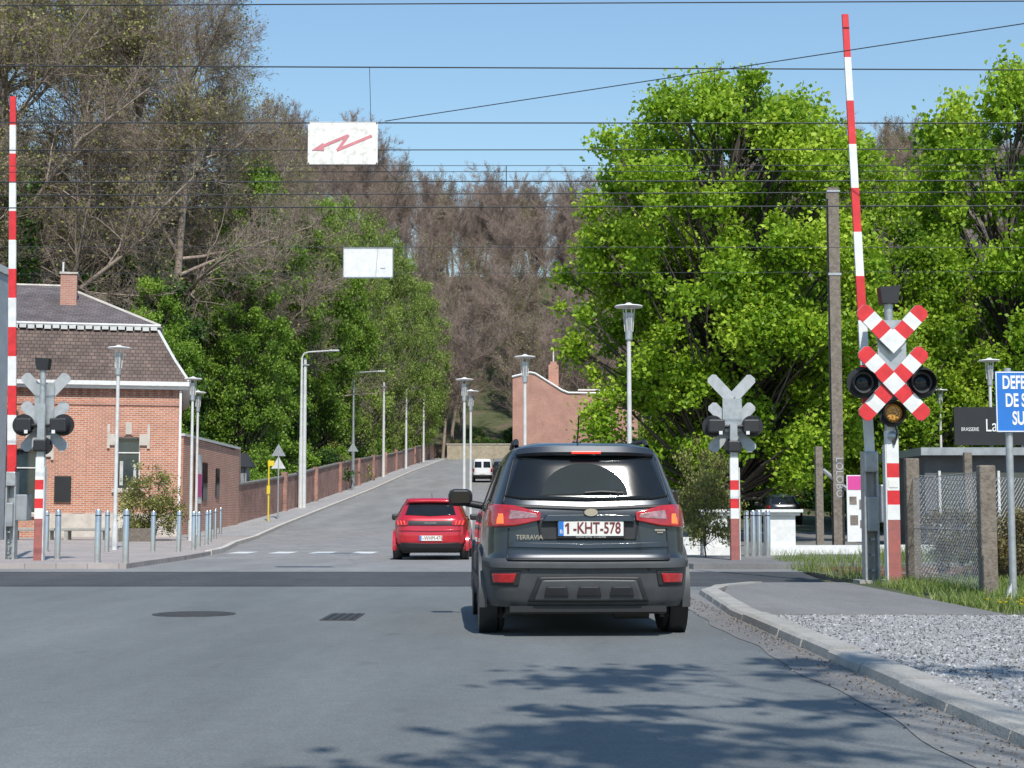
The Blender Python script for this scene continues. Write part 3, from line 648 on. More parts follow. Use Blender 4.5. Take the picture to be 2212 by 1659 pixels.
for x,y,H in ((-11.9,88.3,8.6),(-11.5,138,8.5),(-11.2,163,8.5),(-10.9,190,8.5)):
    g=root('utility_pole',(x,y,zr(y)+.1)); cyl('shaft',(0,0,0),(0,0,H),.14,M['white2'],g,r2=.09); box('crossbar',(0,-.1,H-.4),(.5,.08,.08),M['grey'],g)
def bollard(x,y,h=1.05):
    g=root('bollard',(x,y,zr(y)+.08)); lathe('tube',(0,0,0),(0,0,h),[(0,.06),(.97,.06),(1,.045)],M['inox'],g,16); cyl('flange',(0,0,0),(0,0,.02),.1,M['galv'],g); cyl('band',(0,0,h*.88),(0,0,h*.9),.0615,M['black'],g)
for x,y in ((-8.1,30.3),(-7.45,29.9),(-9.5,32.4),(-11.9,39.6),(-10.3,39.4),(-9.15,39.5),(-8.45,39.3),(-8.55,41.6),(-9.1,45),(-9.3,47.2),(-9.75,50),(-10.35,54),(-11.2,59.5),(5.3,35),(5.45,35),(5.6,35.1),(5.78,35)): bollard(x,y)
for x in (-16.4,-14.6):
    g=root('bench',(x,53.0,.1)); box('seat',(0,0,.45),(1.6,.5,.1),M['concrete'],g,bevel=.02); multibox('legs',[((-.6,0,.2),(.12,.45,.4)),((.6,0,.2),(.12,.45,.4))],M['concrete'],g)
g=root('planter',(-12.4,51.2,.1)); mk('tub',[(-.5,-.3,0),(.5,-.3,0),(.5,.3,0),(-.5,.3,0),(-.6,-.4,.5),(.6,-.4,.5),(.6,.4,.5),(-.6,.4,.5)],BF,M['oldpost'],g)

def blade(name,cx,cz,ang,segs,w,y,parent,th=.012):
    ca,sa=math.cos(ang),math.sin(ang)
    def P(loc): return [(cx+u*ca-v_*sa,cz+u*sa+v_*ca) for u,v_ in loc]
    lo=min(s[0] for s in segs); hi=max(s[1] for s in segs)
    for k,(a,b,m) in enumerate(segs):
        if b==hi: loc=[(a,-w/2),(b-.05,-w/2),(b,-w/2+.05),(b,w/2-.05),(b-.05,w/2),(a,w/2)]
        elif a==lo and lo<-.4: loc=[(a+.05,-w/2),(b,-w/2),(b,w/2),(a+.05,w/2),(a,w/2-.05),(a,-w/2+.05)]
        else: loc=[(a,-w/2),(b,-w/2),(b,w/2),(a,w/2)]
        prism_xz(name,P(loc),y,y+th,m,parent)
    e=.004; loc=[(hi-.05,-w/2-e),(hi+e,-w/2+.05),(hi+e,w/2-.05),(hi-.05,w/2+e)]
    if lo<-.4: loc+=[(lo+.05,w/2+e),(lo-e,w/2-.05),(lo-e,-w/2+.05),(lo+.05,-w/2-e)]
    else: loc+=[(lo,w/2+e),(lo,-w/2-e)]
    prism_xz(name+'_back',P(loc),y+th+.001,y+th+.012,M['signback'],parent)
def signal(x,y,front=True,hood=True):
    g=root('level_crossing_signal',(x,y,0.0),0 if front else math.pi)
    R_,W_=M['red'],M['white']; w=.225
    full=[(-.65,-.47,R_),(-.47,-.29,W_),(-.29,-.11,R_),(-.11,.11,W_),(.11,.29,R_),(.29,.47,W_),(.47,.65,R_)]
    blade('blade',0,2.85,rad(47),full,w,-.20,g); blade('blade',0,2.85,rad(133),full,w,-.235,g)
    half=[(.0,.16,W_),(.16,.33,R_),(.33,.49,W_),(.49,.66,R_)]
    blade('v_blade',0,3.43,rad(47),half,w,-.20,g); blade('v_blade',0,3.43,rad(133),half,w,-.235,g)
    prism_xz('v_tip',[(-.16,3.43),(0,3.27),(.16,3.43),(0,3.6)],-.25,-.237,W_,g)
    box('back_plate',(0,-.14,3.25 if hood else 3.1),(.40,.03,1.0 if hood else .7),M['galv'],g)
    zb=[(0,.95,M['redold']),(.95,1.16,W_),(1.16,1.36,R_),(1.36,1.54,W_),(1.54,1.74,R_),(1.74,2.2,W_)]
    for a,b,m in zb: box('post_band',(0,0,(a+b)/2),(.17,.14,b-a),m,g)
    box('post_flange',(-.10,0,1.0),(.02,.16,2.0),M['white2'],g)
    box('label',(0,-.075,1.45),(.13,.006,.10),M['plate'],g)
    box('post_upper',(0,0,2.75 if hood else 2.55),(.15,.12,1.1 if hood else .7),M['galv'],g)
    if hood:
        cyl('top_pipe',(0,0,3.3),(0,0,4.05),.06,M['galv'],g)
        prism_xz('hood',[(-.11,4.0),(.11,4.0),(.15,4.25),(-.14,4.23)],-.12,.10,M['black'],g)
    cyl('lamp_bracket',(-.45,-.06,2.86),(.45,-.06,2.86),.035,M['black'],g)
    for s in (-1,1):
        lathe('lamp_board',(s*.41,-.12,2.87),(s*.41,-.09,2.87),[(0,.225),(1,.225)],M['black'],g,28)
        lathe('lamp_housing',(s*.41,-.09,2.87),(s*.41,.10,2.87),[(0,.15),(.6,.15),(1,.09)],M['black'],g,20)
        lathe('lamp_visor',(s*.41,-.30,2.87),(s*.41,-.12,2.87),[(0,.17),(1,.165)],M['black'],g,24,cap=False)
        lathe('lamp_lens',(s*.41,-.16,2.87),(s*.41,-.13,2.87),[(0,.10),(1,.14)],M['glassdark'],g,20)
        lathe('lamp_ring',(s*.41,-.145,2.87),(s*.41,-.135,2.87),[(0,.15),(1,.15)],M['carplastic'],g,24)
        box('rear_box',(s*.36,.10,2.86),(.34,.08,.28),M['carplastic2'],g,bevel=.03)
        box('sticker',(s*.28,.145,2.72),(.07,.006,.07),M['white'],g)
    lathe('lower_board',(0,-.12,2.44),(0,-.09,2.44),[(0,.19),(1,.19)],M['black'],g,24)
    lathe('lower_visor',(0,-.30,2.44),(0,-.12,2.44),[(0,.15),(1,.145)],M['black'],g,24,cap=False)
    lathe('lower_lens',(0,-.16,2.44),(0,-.13,2.44),[(0,.10),(1,.13)],M['amber'] if front else M['glassdark'],g,20)
    box('lower_rear_box',(0,.1,2.44),(.26,.1,.24),M['carplastic2'],g,bevel=.03)
    lathe('bell',(0,-.13,2.12),(0,-.05,2.12),[(0,.02),(.3,.06),(1,.08)],M['galv'],g,16)
    tube('cable',[(.03,-.09,2.3),(.06,-.12,2.15),(.02,-.1,2.0),(0,-.08,2.05)],.012,M['black'],g)
    box('foundation',(0,0,.03),(.34,.34,.1),M['concrete'],g)
signal(5.34,21.7,True); signal(4.6,32,False,False); signal(-9.65,31.6,False)
def barrier(x,y,length,lean,w0=.11):
    g=root('level_crossing_barrier',(x,y,.03)); n=int(length/.62)
    z0=1.85
    for i in range(n):
        a=z0+i*length/n; b=z0+(i+1)*length/n; wa=w0*(1.25-.45*i/n); xa=lean*(a-z0)/length; xb=lean*(b-z0)/length
        prism_xz('arm_band',[(xa-wa/2,a),(xa+wa/2,a),(xb+wa/2,b),(xb-wa/2,b)],-.05,.0,M['red'] if (n-1-i)%2==0 else M['white'],g)
    multibox('mast',[((-.09,.03,.95),(.03,.22,1.9)),((.09,.03,.95),(.03,.22,1.9)),((0,.1,.9),(.15,.02,1.8))],M['galv'],g)
    box('machine_box',(.22,.12,1.15),(.24,.35,.55),M['grey'],g,bevel=.02)
    box('counterweight',(.0,-.09,1.0),(.14,.10,.5),M['grey'],g,bevel=.02); box('hinge',(0,-.06,1.75),(.2,.12,.3),M['galv'],g,bevel=.02)
    multibox('bolts',[((0,-.06,.2+i*.22),(.05,.12,.03)) for i in range(4)],M['grey'],g)
    box('foundation',(0,0,0),(.45,.45,.12),M['concrete'],g)
barrier(5.17,22.3,6.52,-.24); barrier(-10.52,32.5,8.1,-.2,w0=.15)
g=root('catenary_mast',(8.43,40,0)); multibox('beam',[((0,-.12,4.8),(.28,.03,9.6)),((0,.12,4.8),(.28,.03,9.6)),((0,0,4.8),(.03,.21,9.6))],M['oldpost'],g)
multibox('straps',[((0,-.14,7.3),(.34,.02,.06)),((0,-.14,9.5),(.34,.02,.05))],M['galv'],g)
text('graffiti','LOLOBO',.26,(0.02,-.14,2.0),M['signback'],g,rot=(math.pi/2,rad(90),0))
def wire(Y,zl,zr_,r=.011,sag=.0,X=60):
    pts=[]
    for i in range(25):
        t=i/24; x=-X+2*X*t; z=zl+(zr_-zl)*t; pts.append((x,Y,z-sag*(1-(2*t-1)**2)))
    tube('overhead_wire',pts,r,M['wire'],None,5)
wire(22,8.20,8.75,.010); wire(25,8.65,8.15,.012); wire(25,7.50,7.44,.012); wire(27,7.45,7.55,.010); wire(26,6.62,6.80,.011); wire(26.2,6.85,7.0,.006)
wire(35,8.2,8.6,.013); wire(29,6.75,7.0,.012); wire(40,7.2,7.5,.006); wire(26.5,7.05,7.15,.006)
tube('overhead_wire',[(-2.1,25,7.5),(6.8,20,7.52),(15.7,15,7.54)],.008,M['wire'],None,5)
tube('overhead_wire',[(-2.36,25,8.4),(-2.33,25,7.48)],.005,M['wire'],None,4); tube('overhead_wire',[(-2.15,25,6.76),(-2.0,27,6.9),(-3.2,36.4,7.37)],.005,M['wire'],None,4)
tube('dropper',[(-.1,26.5,7.1),(-.1,26.5,6.72)],.008,M['wire'],None,4)
g=root('overhead_warning_sign',(-2.79,25,7.13)); box('panel',(0,0,0),(1.15,.02,.71),M['signwhite'],g)
def ribbon(p,q,w):
    dx,dz=q[0]-p[0],q[1]-p[1]; L=math.hypot(dx,dz); nx,nz=-dz/L*w/2,dx/L*w/2
    return [(p[0]+nx,p[1]+nz),(p[0]-nx,p[1]-nz),(q[0]-nx,q[1]-nz),(q[0]+nx,q[1]+nz)]
s_=.0076; cv=lambda x,y:((x-740)*s_,(310-y)*s_)
for k,(p,q) in enumerate((((803,294),(727,326)),((729,326),(752,292)),((752,293),(692,319)))):
    prism_xz('bolt',ribbon(cv(*p),cv(*q),.05),-.014-.001*k,-.0105,M['arrowred'],g)
prism_xz('arrow_head',[cv(673,326),cv(698,309),cv(700,327)],-.018,-.0105,M['arrowred'],g)
multibox('fixings',[((sx*.56,-.012,sz*.34),(.02,.02,.02)) for sx in (-1,1) for sz in (-1,1)],M['black'],g)
g=root('overhead_warning_sign',(-3.43,36.4,7.02)); box('panel',(0,0,0),(1.15,.02,.70),M['white'],g); multibox('frame',[((0,0,.355),(1.19,.04,.02)),((0,0,-.355),(1.19,.04,.02)),((-.585,0,0),(.02,.04,.7)),((.585,0,0),(.02,.04,.7))],M['galv'],g); box('label',(.35,-.013,-.13),(.12,.004,.03),M['galv'],g)
wire(36.4,7.45,7.35,.008)
g=root('blue_information_sign',(5.55,17.2,.03)); cyl('post',(0,0,0),(0,0,2.62),.04,M['galv'],g)
box('panel',(.20,-.06,2.24),(.72,.012,.68),M['blue'],g,bevel=.004)
bl=[((.20,-.068,2.57),(.69,.004,.012)),((.20,-.068,1.91),(.69,.004,.012)),((-.15,-.068,2.24),(.012,.004,.67)),((.55,-.068,2.24),(.012,.004,.67))]
multibox('border',bl,M['white'],g)
for s,x,z in (('DEFENSE',-.085,2.45),("DE S'",-.055,2.25),('SUR',.02,2.05)): text('lettering',s,.205,(x,-.069,z),M['white'],g,sx=.58,align='LEFT',bold=.006)
prism_xz('brace',[(-.12,0),(-.05,0),(.03,.12),(.0,.3)],-.03,.03,M['white2'],g)
fc=root('chain_link_fence')
for x,y,h_,w in ((5.9,22.8,1.85,.2),(5.8,18.9,1.62,.2),(9.3,31.5,2.3,.16),(9.2,25.5,1.5,.15),(14,27.5,1.5,.15)):
    box('post',(x,y,h_/2),(w,w*.8,h_),M['oldpost'],fc,bevel=.02)
segs=[]
def mesh_panel(p,q,z0,z1,pitch=.085):
    p=Vector(p);q=Vector(q);L=(q-p).length;u=(q-p)/L;H=z1-z0
    k=-H
    while k<L:
        for s in (0,1):
            a0,a1=max(0,k),min(L,k+H)
            if a1<=a0: continue
            h0,h1=a0-k,a1-k
            if s: h0,h1=H-h0,H-h1
            A=p+u*a0;B=p+u*a1
            segs.append([A.x,A.y,z0+h0,B.x,B.y,z0+h1,.0026,.0026])
        k+=pitch
    for zz in (z0,z0+H/2,z1): segs.append([p.x,p.y,zz,q.x,q.y,zz,.005,.005])
mesh_panel((5.9,22.8),(5.8,18.9),.1,1.55); mesh_panel((5.9,22.8),(9.2,25.5),.1,1.6); mesh_panel((9.2,25.5),(14,27.5),.1,1.5)
V,F=tubes_np(segs,3); mk('mesh',V.tolist(),[tuple(int(i) for i in q) for q in F],M['galv'],fc,uv=False)
g=root('wooden_post',(7.95,40,.0)); box('post',(0,0,1.4),(.18,.18,2.8),M['oldpost'],g); tube('brace',[(0.1,0,2.2),(1.2,0,1.3)],.06,M['galv'],g)
g=root('poster_board',(8.85,39.6,.1)); box('board',(0,0,1.1),(.55,.05,1.7),M['white'],g); box('header',(0,-.03,1.75),(.5,.01,.35),M['pink'],g)
multibox('pictures',[((-.12,-.03,1.3),(.18,.01,.2)),((.12,-.03,1.2),(.16,.01,.25)),((-.1,-.03,.8),(.2,.01,.25)),((.13,-.03,.7),(.16,.01,.2))],M['oldpost'],g)
def tri_sign(x,y,H,two=True,s=.9):
    g=root('traffic_sign',(x,y,zr(y)+.1)); cyl('pole',(0,0,0),(0,0,H),.04,M['galv'],g)
    prism_xz('triangle',[(-s/2,H-.75*s),(s/2,H-.75*s),(0,H+.08)],-.03,-.01,M['galv'],g)
    if two: prism_xz('triangle_lower',[(-s/2,H-1.62*s),(s/2,H-1.62*s),(0,H-.78*s)],-.03,-.01,M['white2'],g)
tri_sign(-11.35,75,3.6,s=.7); tri_sign(-11.55,112,3.4,False,.8)
g=root('bus_stop_sign',(-11.5,73,zr(73)+.1)); cyl('pole',(0,0,0),(0,0,2.9),.04,M['yellow'],g); box('flag',(.1,0,2.75),(.3,.04,.25),M['yellow'],g); box('timetable',(0,-.06,1.5),(.15,.03,.4),M['yellow'],g)

# ------------------------------------------------------------------ cars
class Car:
    def __init__(s,name,loc,sl,n=5,rz=0):
        s.g=root(name,loc,rz); s.n=n; S=np.array(sl); s.z=np.linspace(S[0,0],S[-1,0],90)
        s.S=[np.interp(s.z,S[:,0],S[:,i]) for i in (1,2,3)]
        k=np.array([1,2,3,2,1.])/9
        for i in range(3):
            a=s.S[i]; p=np.concatenate([[a[0]]*2,a,[a[-1]]*2]); s.S[i]=np.convolve(p,k,'valid')
    def at(s,z): return [float(np.interp(z,s.z,a)) for a in s.S]
    def rear(s,x,z):
        w,yr,yf=s.at(z); l=(yf-yr)/2;c=(yf+yr)/2; q=min(.9999,abs(x/w)); return c-l*(1-q**s.n)**(1/s.n)
    def front(s,x,z):
        w,yr,yf=s.at(z); l=(yf-yr)/2;c=(yf+yr)/2; q=min(.9999,abs(x/w)); return c+l*(1-q**s.n)**(1/s.n)
    def side(s,y,z):
        w,yr,yf=s.at(z); l=(yf-yr)/2;c=(yf+yr)/2; q=min(.9999,abs((y-c)/l)); return w*(1-q**s.n)**(1/s.n)
    def body(s,m,mlow,zsplit):
        NN=144; v=[];f=[];fm=[]
        for z,w,yr,yf in zip(s.z,*s.S):
            l=(yf-yr)/2;c=(yf+yr)/2
            for i in range(NN):
                a=2*math.pi*i/NN; ca,sa=math.cos(a),math.sin(a)
                v.append((w*math.copysign(abs(ca)**(2/s.n),ca),c+l*math.copysign(abs(sa)**(2/s.n),sa),z))
        for k in range(len(s.z)-1):
            for i in range(NN):
                j=(i+1)%NN; f.append((k*NN+i,k*NN+j,(k+1)*NN+j,(k+1)*NN+i)); fm.append(1 if s.z[k]<zsplit else 0)
        f.append(tuple(range(NN))[::-1]); fm.append(1); f.append(tuple((len(s.z)-1)*NN+i for i in range(NN))); fm.append(0)
        o=mk('body',v,f,None,s.g,smooth=True,uv=False,mats=[m,mlow],fm=fm); return o
    def patch(s,name,bot,top,m,off=.004,kind='rear',sgn=1,nx=28,nz=12,th=.012):
        def samp(pl,t):
            tt=np.linspace(0,1,len(pl)); return np.interp(t,tt,[p[0] for p in pl]),np.interp(t,tt,[p[1] for p in pl])
        v=[];f=[]
        for j in range(nz+1):
            for i in range(nx+1):
                a=samp(bot,i/nx);b=samp(top,i/nx);t=j/nz; p=a[0]*(1-t)+b[0]*t; z=a[1]*(1-t)+b[1]*t
                if kind=='rear': v.append((p,s.rear(p,z)-off,z))
                elif kind=='front': v.append((p,s.front(p,z)+off,z))
                else: v.append((sgn*(s.side(p,z)+off),p,z))
        for j in range(nz):
            for i in range(nx):
                k=j*(nx+1)+i; f.append((k,k+1,k+nx+2,k+nx+1))
        o=mk(name,v,f,m,s.g,smooth=True,uv=False)
        so=o.modifiers.new('s','SOLIDIFY'); so.thickness=th; so.offset=0
        return o
    def wheels(s,ya,yb,r,x,wid,rim):
        for sg in (-1,1):
            for y in (ya,yb):
                p=[(0,r*.62),(.0,r*.82),(.06,r*.95),(.12,r*.985),(.24,r),(.26,r*.965),(.30,r*.965),(.32,r),(.48,r),(.485,r*.965),(.515,r*.965),(.52,r),(.68,r),(.70,r*.965),(.74,r*.965),(.76,r),(.88,r*.985),(.94,r*.95),(1,r*.82),(1,r*.62)]
                lathe('tyre',(sg*x,y,r),(sg*(x-wid),y,r),p,M['rubber'],s.g,40)
                lathe('rim',(sg*(x-.02),y,r),(sg*(x-.06),y,r),[(0,r*.58),(1,r*.63)],rim,s.g,28)
    def arches(s,ya,yb,r,x,m):
        for sg in (-1,1):
            for y in (ya,yb):
                v=[];f=[];n=20
                for i in range(n+1):
                    a=math.pi*(-.08+1.16*i/n)
                    for rr,xx in ((r*1.08,x-.12),(r*1.08,x+.008),(r*1.24,x+.008),(r*1.26,x-.06)):
                        v.append((sg*xx,y+rr*math.cos(a),r+rr*math.sin(a)))
                for i in range(n):
                    for j in range(3): k=4*i+j; f.append((k,k+1,k+5,k+4))
                mk('wheel_arch',v,f,m,s.g,smooth=True,uv=False)
                lathe('wheel_well',(sg*(x-.15),y,r),(sg*(x+.002),y,r),[(0,r*1.08),(1,r*1.08)],M['black'],s.g,32)
# dark SUV
C=Car('suv_car',(.635,12.80,0),[(.25,.84,.10,3.96),(.29,.865,.06,4.02),(.40,.885,.02,4.08),(.55,.893,.0,4.1),(.635,.893,.0,4.1),(.665,.882,.035,4.1),(.80,.880,.055,4.06),(.95,.868,.065,4.0),(1.02,.852,.075,3.7),(1.07,.835,.09,3.1),(1.12,.81,.115,2.9),(1.3,.745,.20,2.6),(1.45,.69,.27,2.3),(1.54,.65,.32,2.05),(1.59,.60,.36,1.9),(1.615,.53,.42,1.75),(1.628,.40,.55,1.6)],7.5,rz=rad(2.6))
C.body(M['carpaint'],M['carplastic'],.645)
C.patch('rear_glass',[(-.685,1.165),(-.55,1.14),(0,1.125),(.55,1.14),(.685,1.165)],[(-.565,1.49),(-.3,1.505),(0,1.51),(.3,1.505),(.565,1.49)],M['glassdark'],.006)
arc=[( .36*math.cos(a),1.175+.27*math.sin(a)) for a in np.linspace(math.pi,0,17)]
C.patch('wiped_area',[(x-.02,1.172) for x,_ in arc],[(x-.02,z) for x,z in arc],M['wiped'],.014,nx=32,th=.002)
tube('wiper',[(-.02,C.rear(0,1.2)-.03,1.195),(.12,C.rear(0,1.21)-.035,1.205),(.30,C.rear(.3,1.2)-.035,1.195)],.010,M['black'],C.g); cyl('wiper_pivot',(.26,C.rear(.26,1.2)-.04,1.20),(.26,C.rear(.26,1.2)+.02,1.20),.022,M['black'],C.g)
v=[];f=[]; n=20
for i in range(n+1):
    x=-.585+1.17*i/n; q=(abs(x)/.6)**4; yb=.215+.10*q
    v+=[(x,yb+.02,1.512-.01*q),(x,yb,1.54-.02*q),(x,yb+.03,1.592-.03*q),(x,yb+.42,1.630-.06*q),(x,yb+.42,1.5)]
for i in range(n):
    for j in range(5): f.append((5*i+j,5*i+(j+1)%5,5*i+5+(j+1)%5,5*i+5+j))
f+=[(0,1,2,3,4),(5*n+4,5*n+3,5*n+2,5*n+1,5*n)]
mk('spoiler',v,f,M['carpaint'],C.g,smooth=True,uv=False)
box('high_stop_lamp',(0,.214,1.535),(.25,.02,.022),M['brake2'],C.g,bevel=.004)
for s in (-1,1):
    tube('roof_rail',[(s*.57,.62,1.60),(s*.565,.75,1.655),(s*.56,1.4,1.67),(s*.55,2.0,1.64)],.022,M['black'],C.g)
    C.patch('tail_lamp',[(s*.835,.905),(s*.60,.92),(s*.40,.965)],[(s*.815,1.10),(s*.62,1.085),(s*.395,1.03)],M['tail'],.022,nx=24,th=.03)
    C.patch('tail_lamp_clear',[(s*.66,.975),(s*.55,.98),(s*.425,.99)],[(s*.645,1.05),(s*.55,1.04),(s*.43,1.018)],M['tailclear'],.036,th=.008)
    C.patch('tail_lamp_side',[(.12,.93),(.42,.97)],[(.16,1.09),(.40,1.05)],M['tail'],.012,kind='side',sgn=s,th=.02)
    C.patch('brake_lamp',[(s*.785,.935),(s*.70,.94)],[(s*.775,1.02),(s*.705,1.02)],M['brake'],.036,th=.012,nx=10)
    C.patch('reflector',[(s*.78,.455),(s*.62,.455)],[(s*.79,.525),(s*.60,.53)],M['tail'],.012,th=.02)
    C.patch('reflector_housing',[(s*.80,.43),(s*.58,.43)],[(s*.815,.55),(s*.56,.55)],M['carplastic2'],.004,th=.012)
    C.patch('shut_line',[(s*.672,.64),(s*.68,.64)],[(s*.655,.90),(s*.664,.90)],M['black'],.003,nx=2,th=.006)
    C.patch('shut_line',[(s*.70,1.10),(s*.715,1.10)],[(s*.60,1.50),(s*.612,1.50)],M['black'],.003,nx=2,th=.006)
    C.patch('side_windows',[(.50,1.13),(1.4,1.10),(2.85,1.10)],[(.72,1.44),(1.4,1.50),(2.15,1.49)],M['glassdark'],.005,kind='side',sgn=s)
    C.patch('pillar',[(1.55,1.10),(1.63,1.10)],[(1.5,1.50),(1.58,1.50)],M['black'],.012,kind='side',sgn=s,nx=3)
    C.patch('side_cladding',[(.5,.30),(3.6,.30)],[(.5,.48),(3.6,.48)],M['carplastic2'],.008,kind='side',sgn=s)
    cyl('mirror_stalk',(s*.80,2.64,1.10),(s*.97,2.62,1.13),.035,M['black'],C.g)
    box('mirror_shell',(s*1.03,2.64,1.185),(.24,.15,.17),M['black'],C.g,bevel=.055); box('mirror_glass',(s*1.03,2.562,1.185),(.19,.012,.12),M['glassdark'],C.g,bevel=.03)
C.patch('windscreen',[(-.70,1.12),(.70,1.12)],[(-.55,1.5),(.55,1.5)],M['glassdark'],.005,kind='front')
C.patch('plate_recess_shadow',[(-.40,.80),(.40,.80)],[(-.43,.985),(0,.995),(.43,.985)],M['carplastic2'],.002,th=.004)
C.patch('garnish',[(-.385,.955),(0,.96),(.385,.955)],[(-.36,1.005),(0,1.01),(.36,1.005)],M['carpaint'],.03,th=.04)
C.patch('tailgate_crease',[(-.66,.745),(0,.73),(.66,.745)],[(-.66,.785),(0,.77),(.66,.785)],M['carpaint'],.012,th=.018)
C.patch('tailgate_gap',[(-.67,.635),(0,.632),(.67,.635)],[(-.67,.65),(0,.647),(.67,.65)],M['black'],.010,nz=2,th=.02)
C.patch('glass_lower_lip',[(-.70,1.075),(0,1.05),(.70,1.075)],[(-.69,1.10),(0,1.075),(.69,1.10)],M['carplastic2'],.006,nz=3,th=.01)
yp=C.rear(0,.9)-.02
box('number_plate_frame',(.02,yp-.006,.895),(.56,.016,.155),M['black'],C.g,bevel=.004); box('number_plate',(.02,yp-.017,.90),(.54,.006,.125),M['plate'],C.g)
box('euro_band',(-.228,yp-.0215,.90),(.042,.004,.122),M['blue'],C.g); text('country','B',.045,(-.228,yp-.025,.872),M['white'],C.g)
text('registration','-KHT-578',.130,(.070,yp-.0235,.899),M['platered'],C.g,sx=.74,bold=.002)
prism_xz('registration_1',[(-.178,.855),(-.162,.855),(-.162,.944),(-.176,.944),(-.197,.924),(-.191,.912),(-.178,.922)],yp-.0245,yp-.0205,M['platered'],C.g)
text('dealer','GARAGE CENTRE - LA LOUVIERE',.017,(.02,yp-.0165,.828),M['white2'],C.g)
em=lathe('emblem',(0,0,0),(0,.015,0),[(0,.032),(1,.036)],M['chrome'],C.g,24); em.location=(.02,yp-.035,1.032); em.scale=(1.75,1,1)
text('badge','TERRAVIA',.052,(-.49,C.rear(.49,.775)-.018,.825),M['chrome'],C.g,sx=.95,bold=.001)
box('trim_badge',(.60,C.rear(.6,.9)-.014,.885),(.09,.008,.014),M['chrome'],C.g); box('trim_badge',(.60,C.rear(.6,.9)-.014,.865),(.05,.008,.01),M['chrome'],C.g)
C.patch('bumper_step',[(-.84,.575),(0,.57),(.84,.575)],[(-.86,.625),(0,.62),(.86,.625)],M['carplastic'],.018,th=.03)
C.patch('skid_frame',[(-.50,.30),(0,.295),(.50,.30)],[(-.42,.50),(0,.505),(.42,.50)],M['carplastic2'],.012,th=.02)
C.patch('skid_plate',[(-.45,.31),(0,.305),(.45,.31)],[(-.39,.475),(0,.48),(.39,.475)],M['carplastic'],.030,th=.02)
for x in (-.27,0,.27): C.patch('skid_recess',[(x-.10,.345),(x+.10,.345)],[(x-.085,.42),(x+.085,.42)],M['carplastic2'],.044,th=.012,nx=6)
for x in (-.5,.5): lathe('parking_sensor',(x,C.rear(x,.56)-.006,.56),(x,C.rear(x,.56)+.02,.56),[(0,.012),(1,.012)],M['black'],C.g,12)
box('lower_lip',(0,.22,.235),(1.3,.3,.05),M['black'],C.g); box('underbody',(0,2.0,.22),(1.35,3.4,.08),M['black'],C.g)
cyl('silencer',(.25,.45,.20),(.55,.45,.20),.07,M['iron'],C.g); cyl('rear_axle',(-.7,.78,.30),(.7,.78,.30),.05,M['black'],C.g)
for s in (-1,1): box('mud_flap',(s*.76,.52,.24),(.2,.02,.2),M['black'],C.g)
C.wheels(.78,3.30,.338,.885,.215,M['galv']); C.arches(.78,3.30,.338,.89,M['carplastic'])
tube('antenna',[(-.03,.78,1.63),(-.03,.66,1.70),(-.035,.50,1.86)],.006,M['black'],C.g); box('antenna_base',(-.03,.80,1.64),(.07,.14,.04),M['black'],C.g,bevel=.01)
C.patch('door_gap',[(1.55,.35),(1.56,.35)],[(1.55,1.08),(1.56,1.08)],M['black'],.003,kind='side',sgn=-1,nx=2,th=.005)

# red hatchback
R=Car('hatchback_car',(-1.87,35.3,0),[(.20,.76,.14,3.85),(.27,.82,.05,3.95),(.42,.86,.0,4.03),(.58,.872,.0,4.05),(.75,.87,.03,4.0),(.86,.86,.05,3.7),(.94,.84,.08,3.0),(1.0,.80,.13,2.8),(1.2,.70,.28,2.4),(1.34,.62,.38,1.95),(1.40,.55,.45,1.7),(1.425,.42,.6,1.5)],6)
R.body(M['redpaint'],M['carplastic2'],.36)
R.patch('rear_glass',[(-.58,1.03),(0,1.0),(.58,1.03)],[(-.50,1.29),(0,1.31),(.50,1.29)],M['glassdark'],.006)
R.patch('spoiler',[(-.56,1.31),(0,1.32),(.56,1.31)],[(-.54,1.37),(0,1.38),(.54,1.37)],M['redpaint'],.08,th=.08,nz=3)
R.patch('lamp_band',[(-.70,.80),(0,.79),(.70,.80)],[(-.68,.90),(0,.89),(.68,.90)],M['black'],.012)
for s in (-1,1):
    R.patch('tail_lamp',[(s*.80,.79),(s*.50,.80)],[(s*.79,.93),(s*.50,.90)],M['tail'],.022)
    for k in range(3): R.patch('claw_light',[(s*(.56+k*.08),.80),(s*(.59+k*.08),.80)],[(s*(.59+k*.08),.90),(s*(.62+k*.08),.90)],M['brake2'],.036,nx=3,th=.008)
    R.patch('side_windows',[(.6,.98),(2.7,.98)],[(.85,1.28),(2.0,1.32)],M['glassdark'],.005,kind='side',sgn=s)
    R.patch('reflector',[(s*.76,.40),(s*.60,.40)],[(s*.76,.43),(s*.60,.43)],M['tail'],.012)
    box('mirror',(s*.95,2.45,.98),(.22,.12,.15),M['black'],R.g,bevel=.04)
R.patch('lower_bumper',[(-.72,.22),(0,.22),(.72,.22)],[(-.66,.40),(0,.38),(.66,.40)],M['carplastic2'],.014)
R.patch('windscreen',[(-.66,1.0),(.66,1.0)],[(-.5,1.3),(.5,1.3)],M['glassdark'],.005,kind='front')
R.patch('crease',[(-.7,.67),(0,.66),(.7,.67)],[(-.7,.70),(0,.69),(.7,.70)],M['redpaint'],.014,nz=3,th=.02)
yp=R.rear(0,.5)-.012; box('number_plate',(.02,yp,.50),(.52,.012,.115),M['plate'],R.g); text('registration','1-WHM-476',.12,(.04,yp-.008,.50),M['platered'],R.g,sx=.8); box('euro_band',(-.22,yp-.008,.50),(.04,.004,.11),M['blue'],R.g)
text('name','VALDORE',.05,(0,R.rear(0,.85)-.024,.845),M['galv'],R.g,sx=1.3)
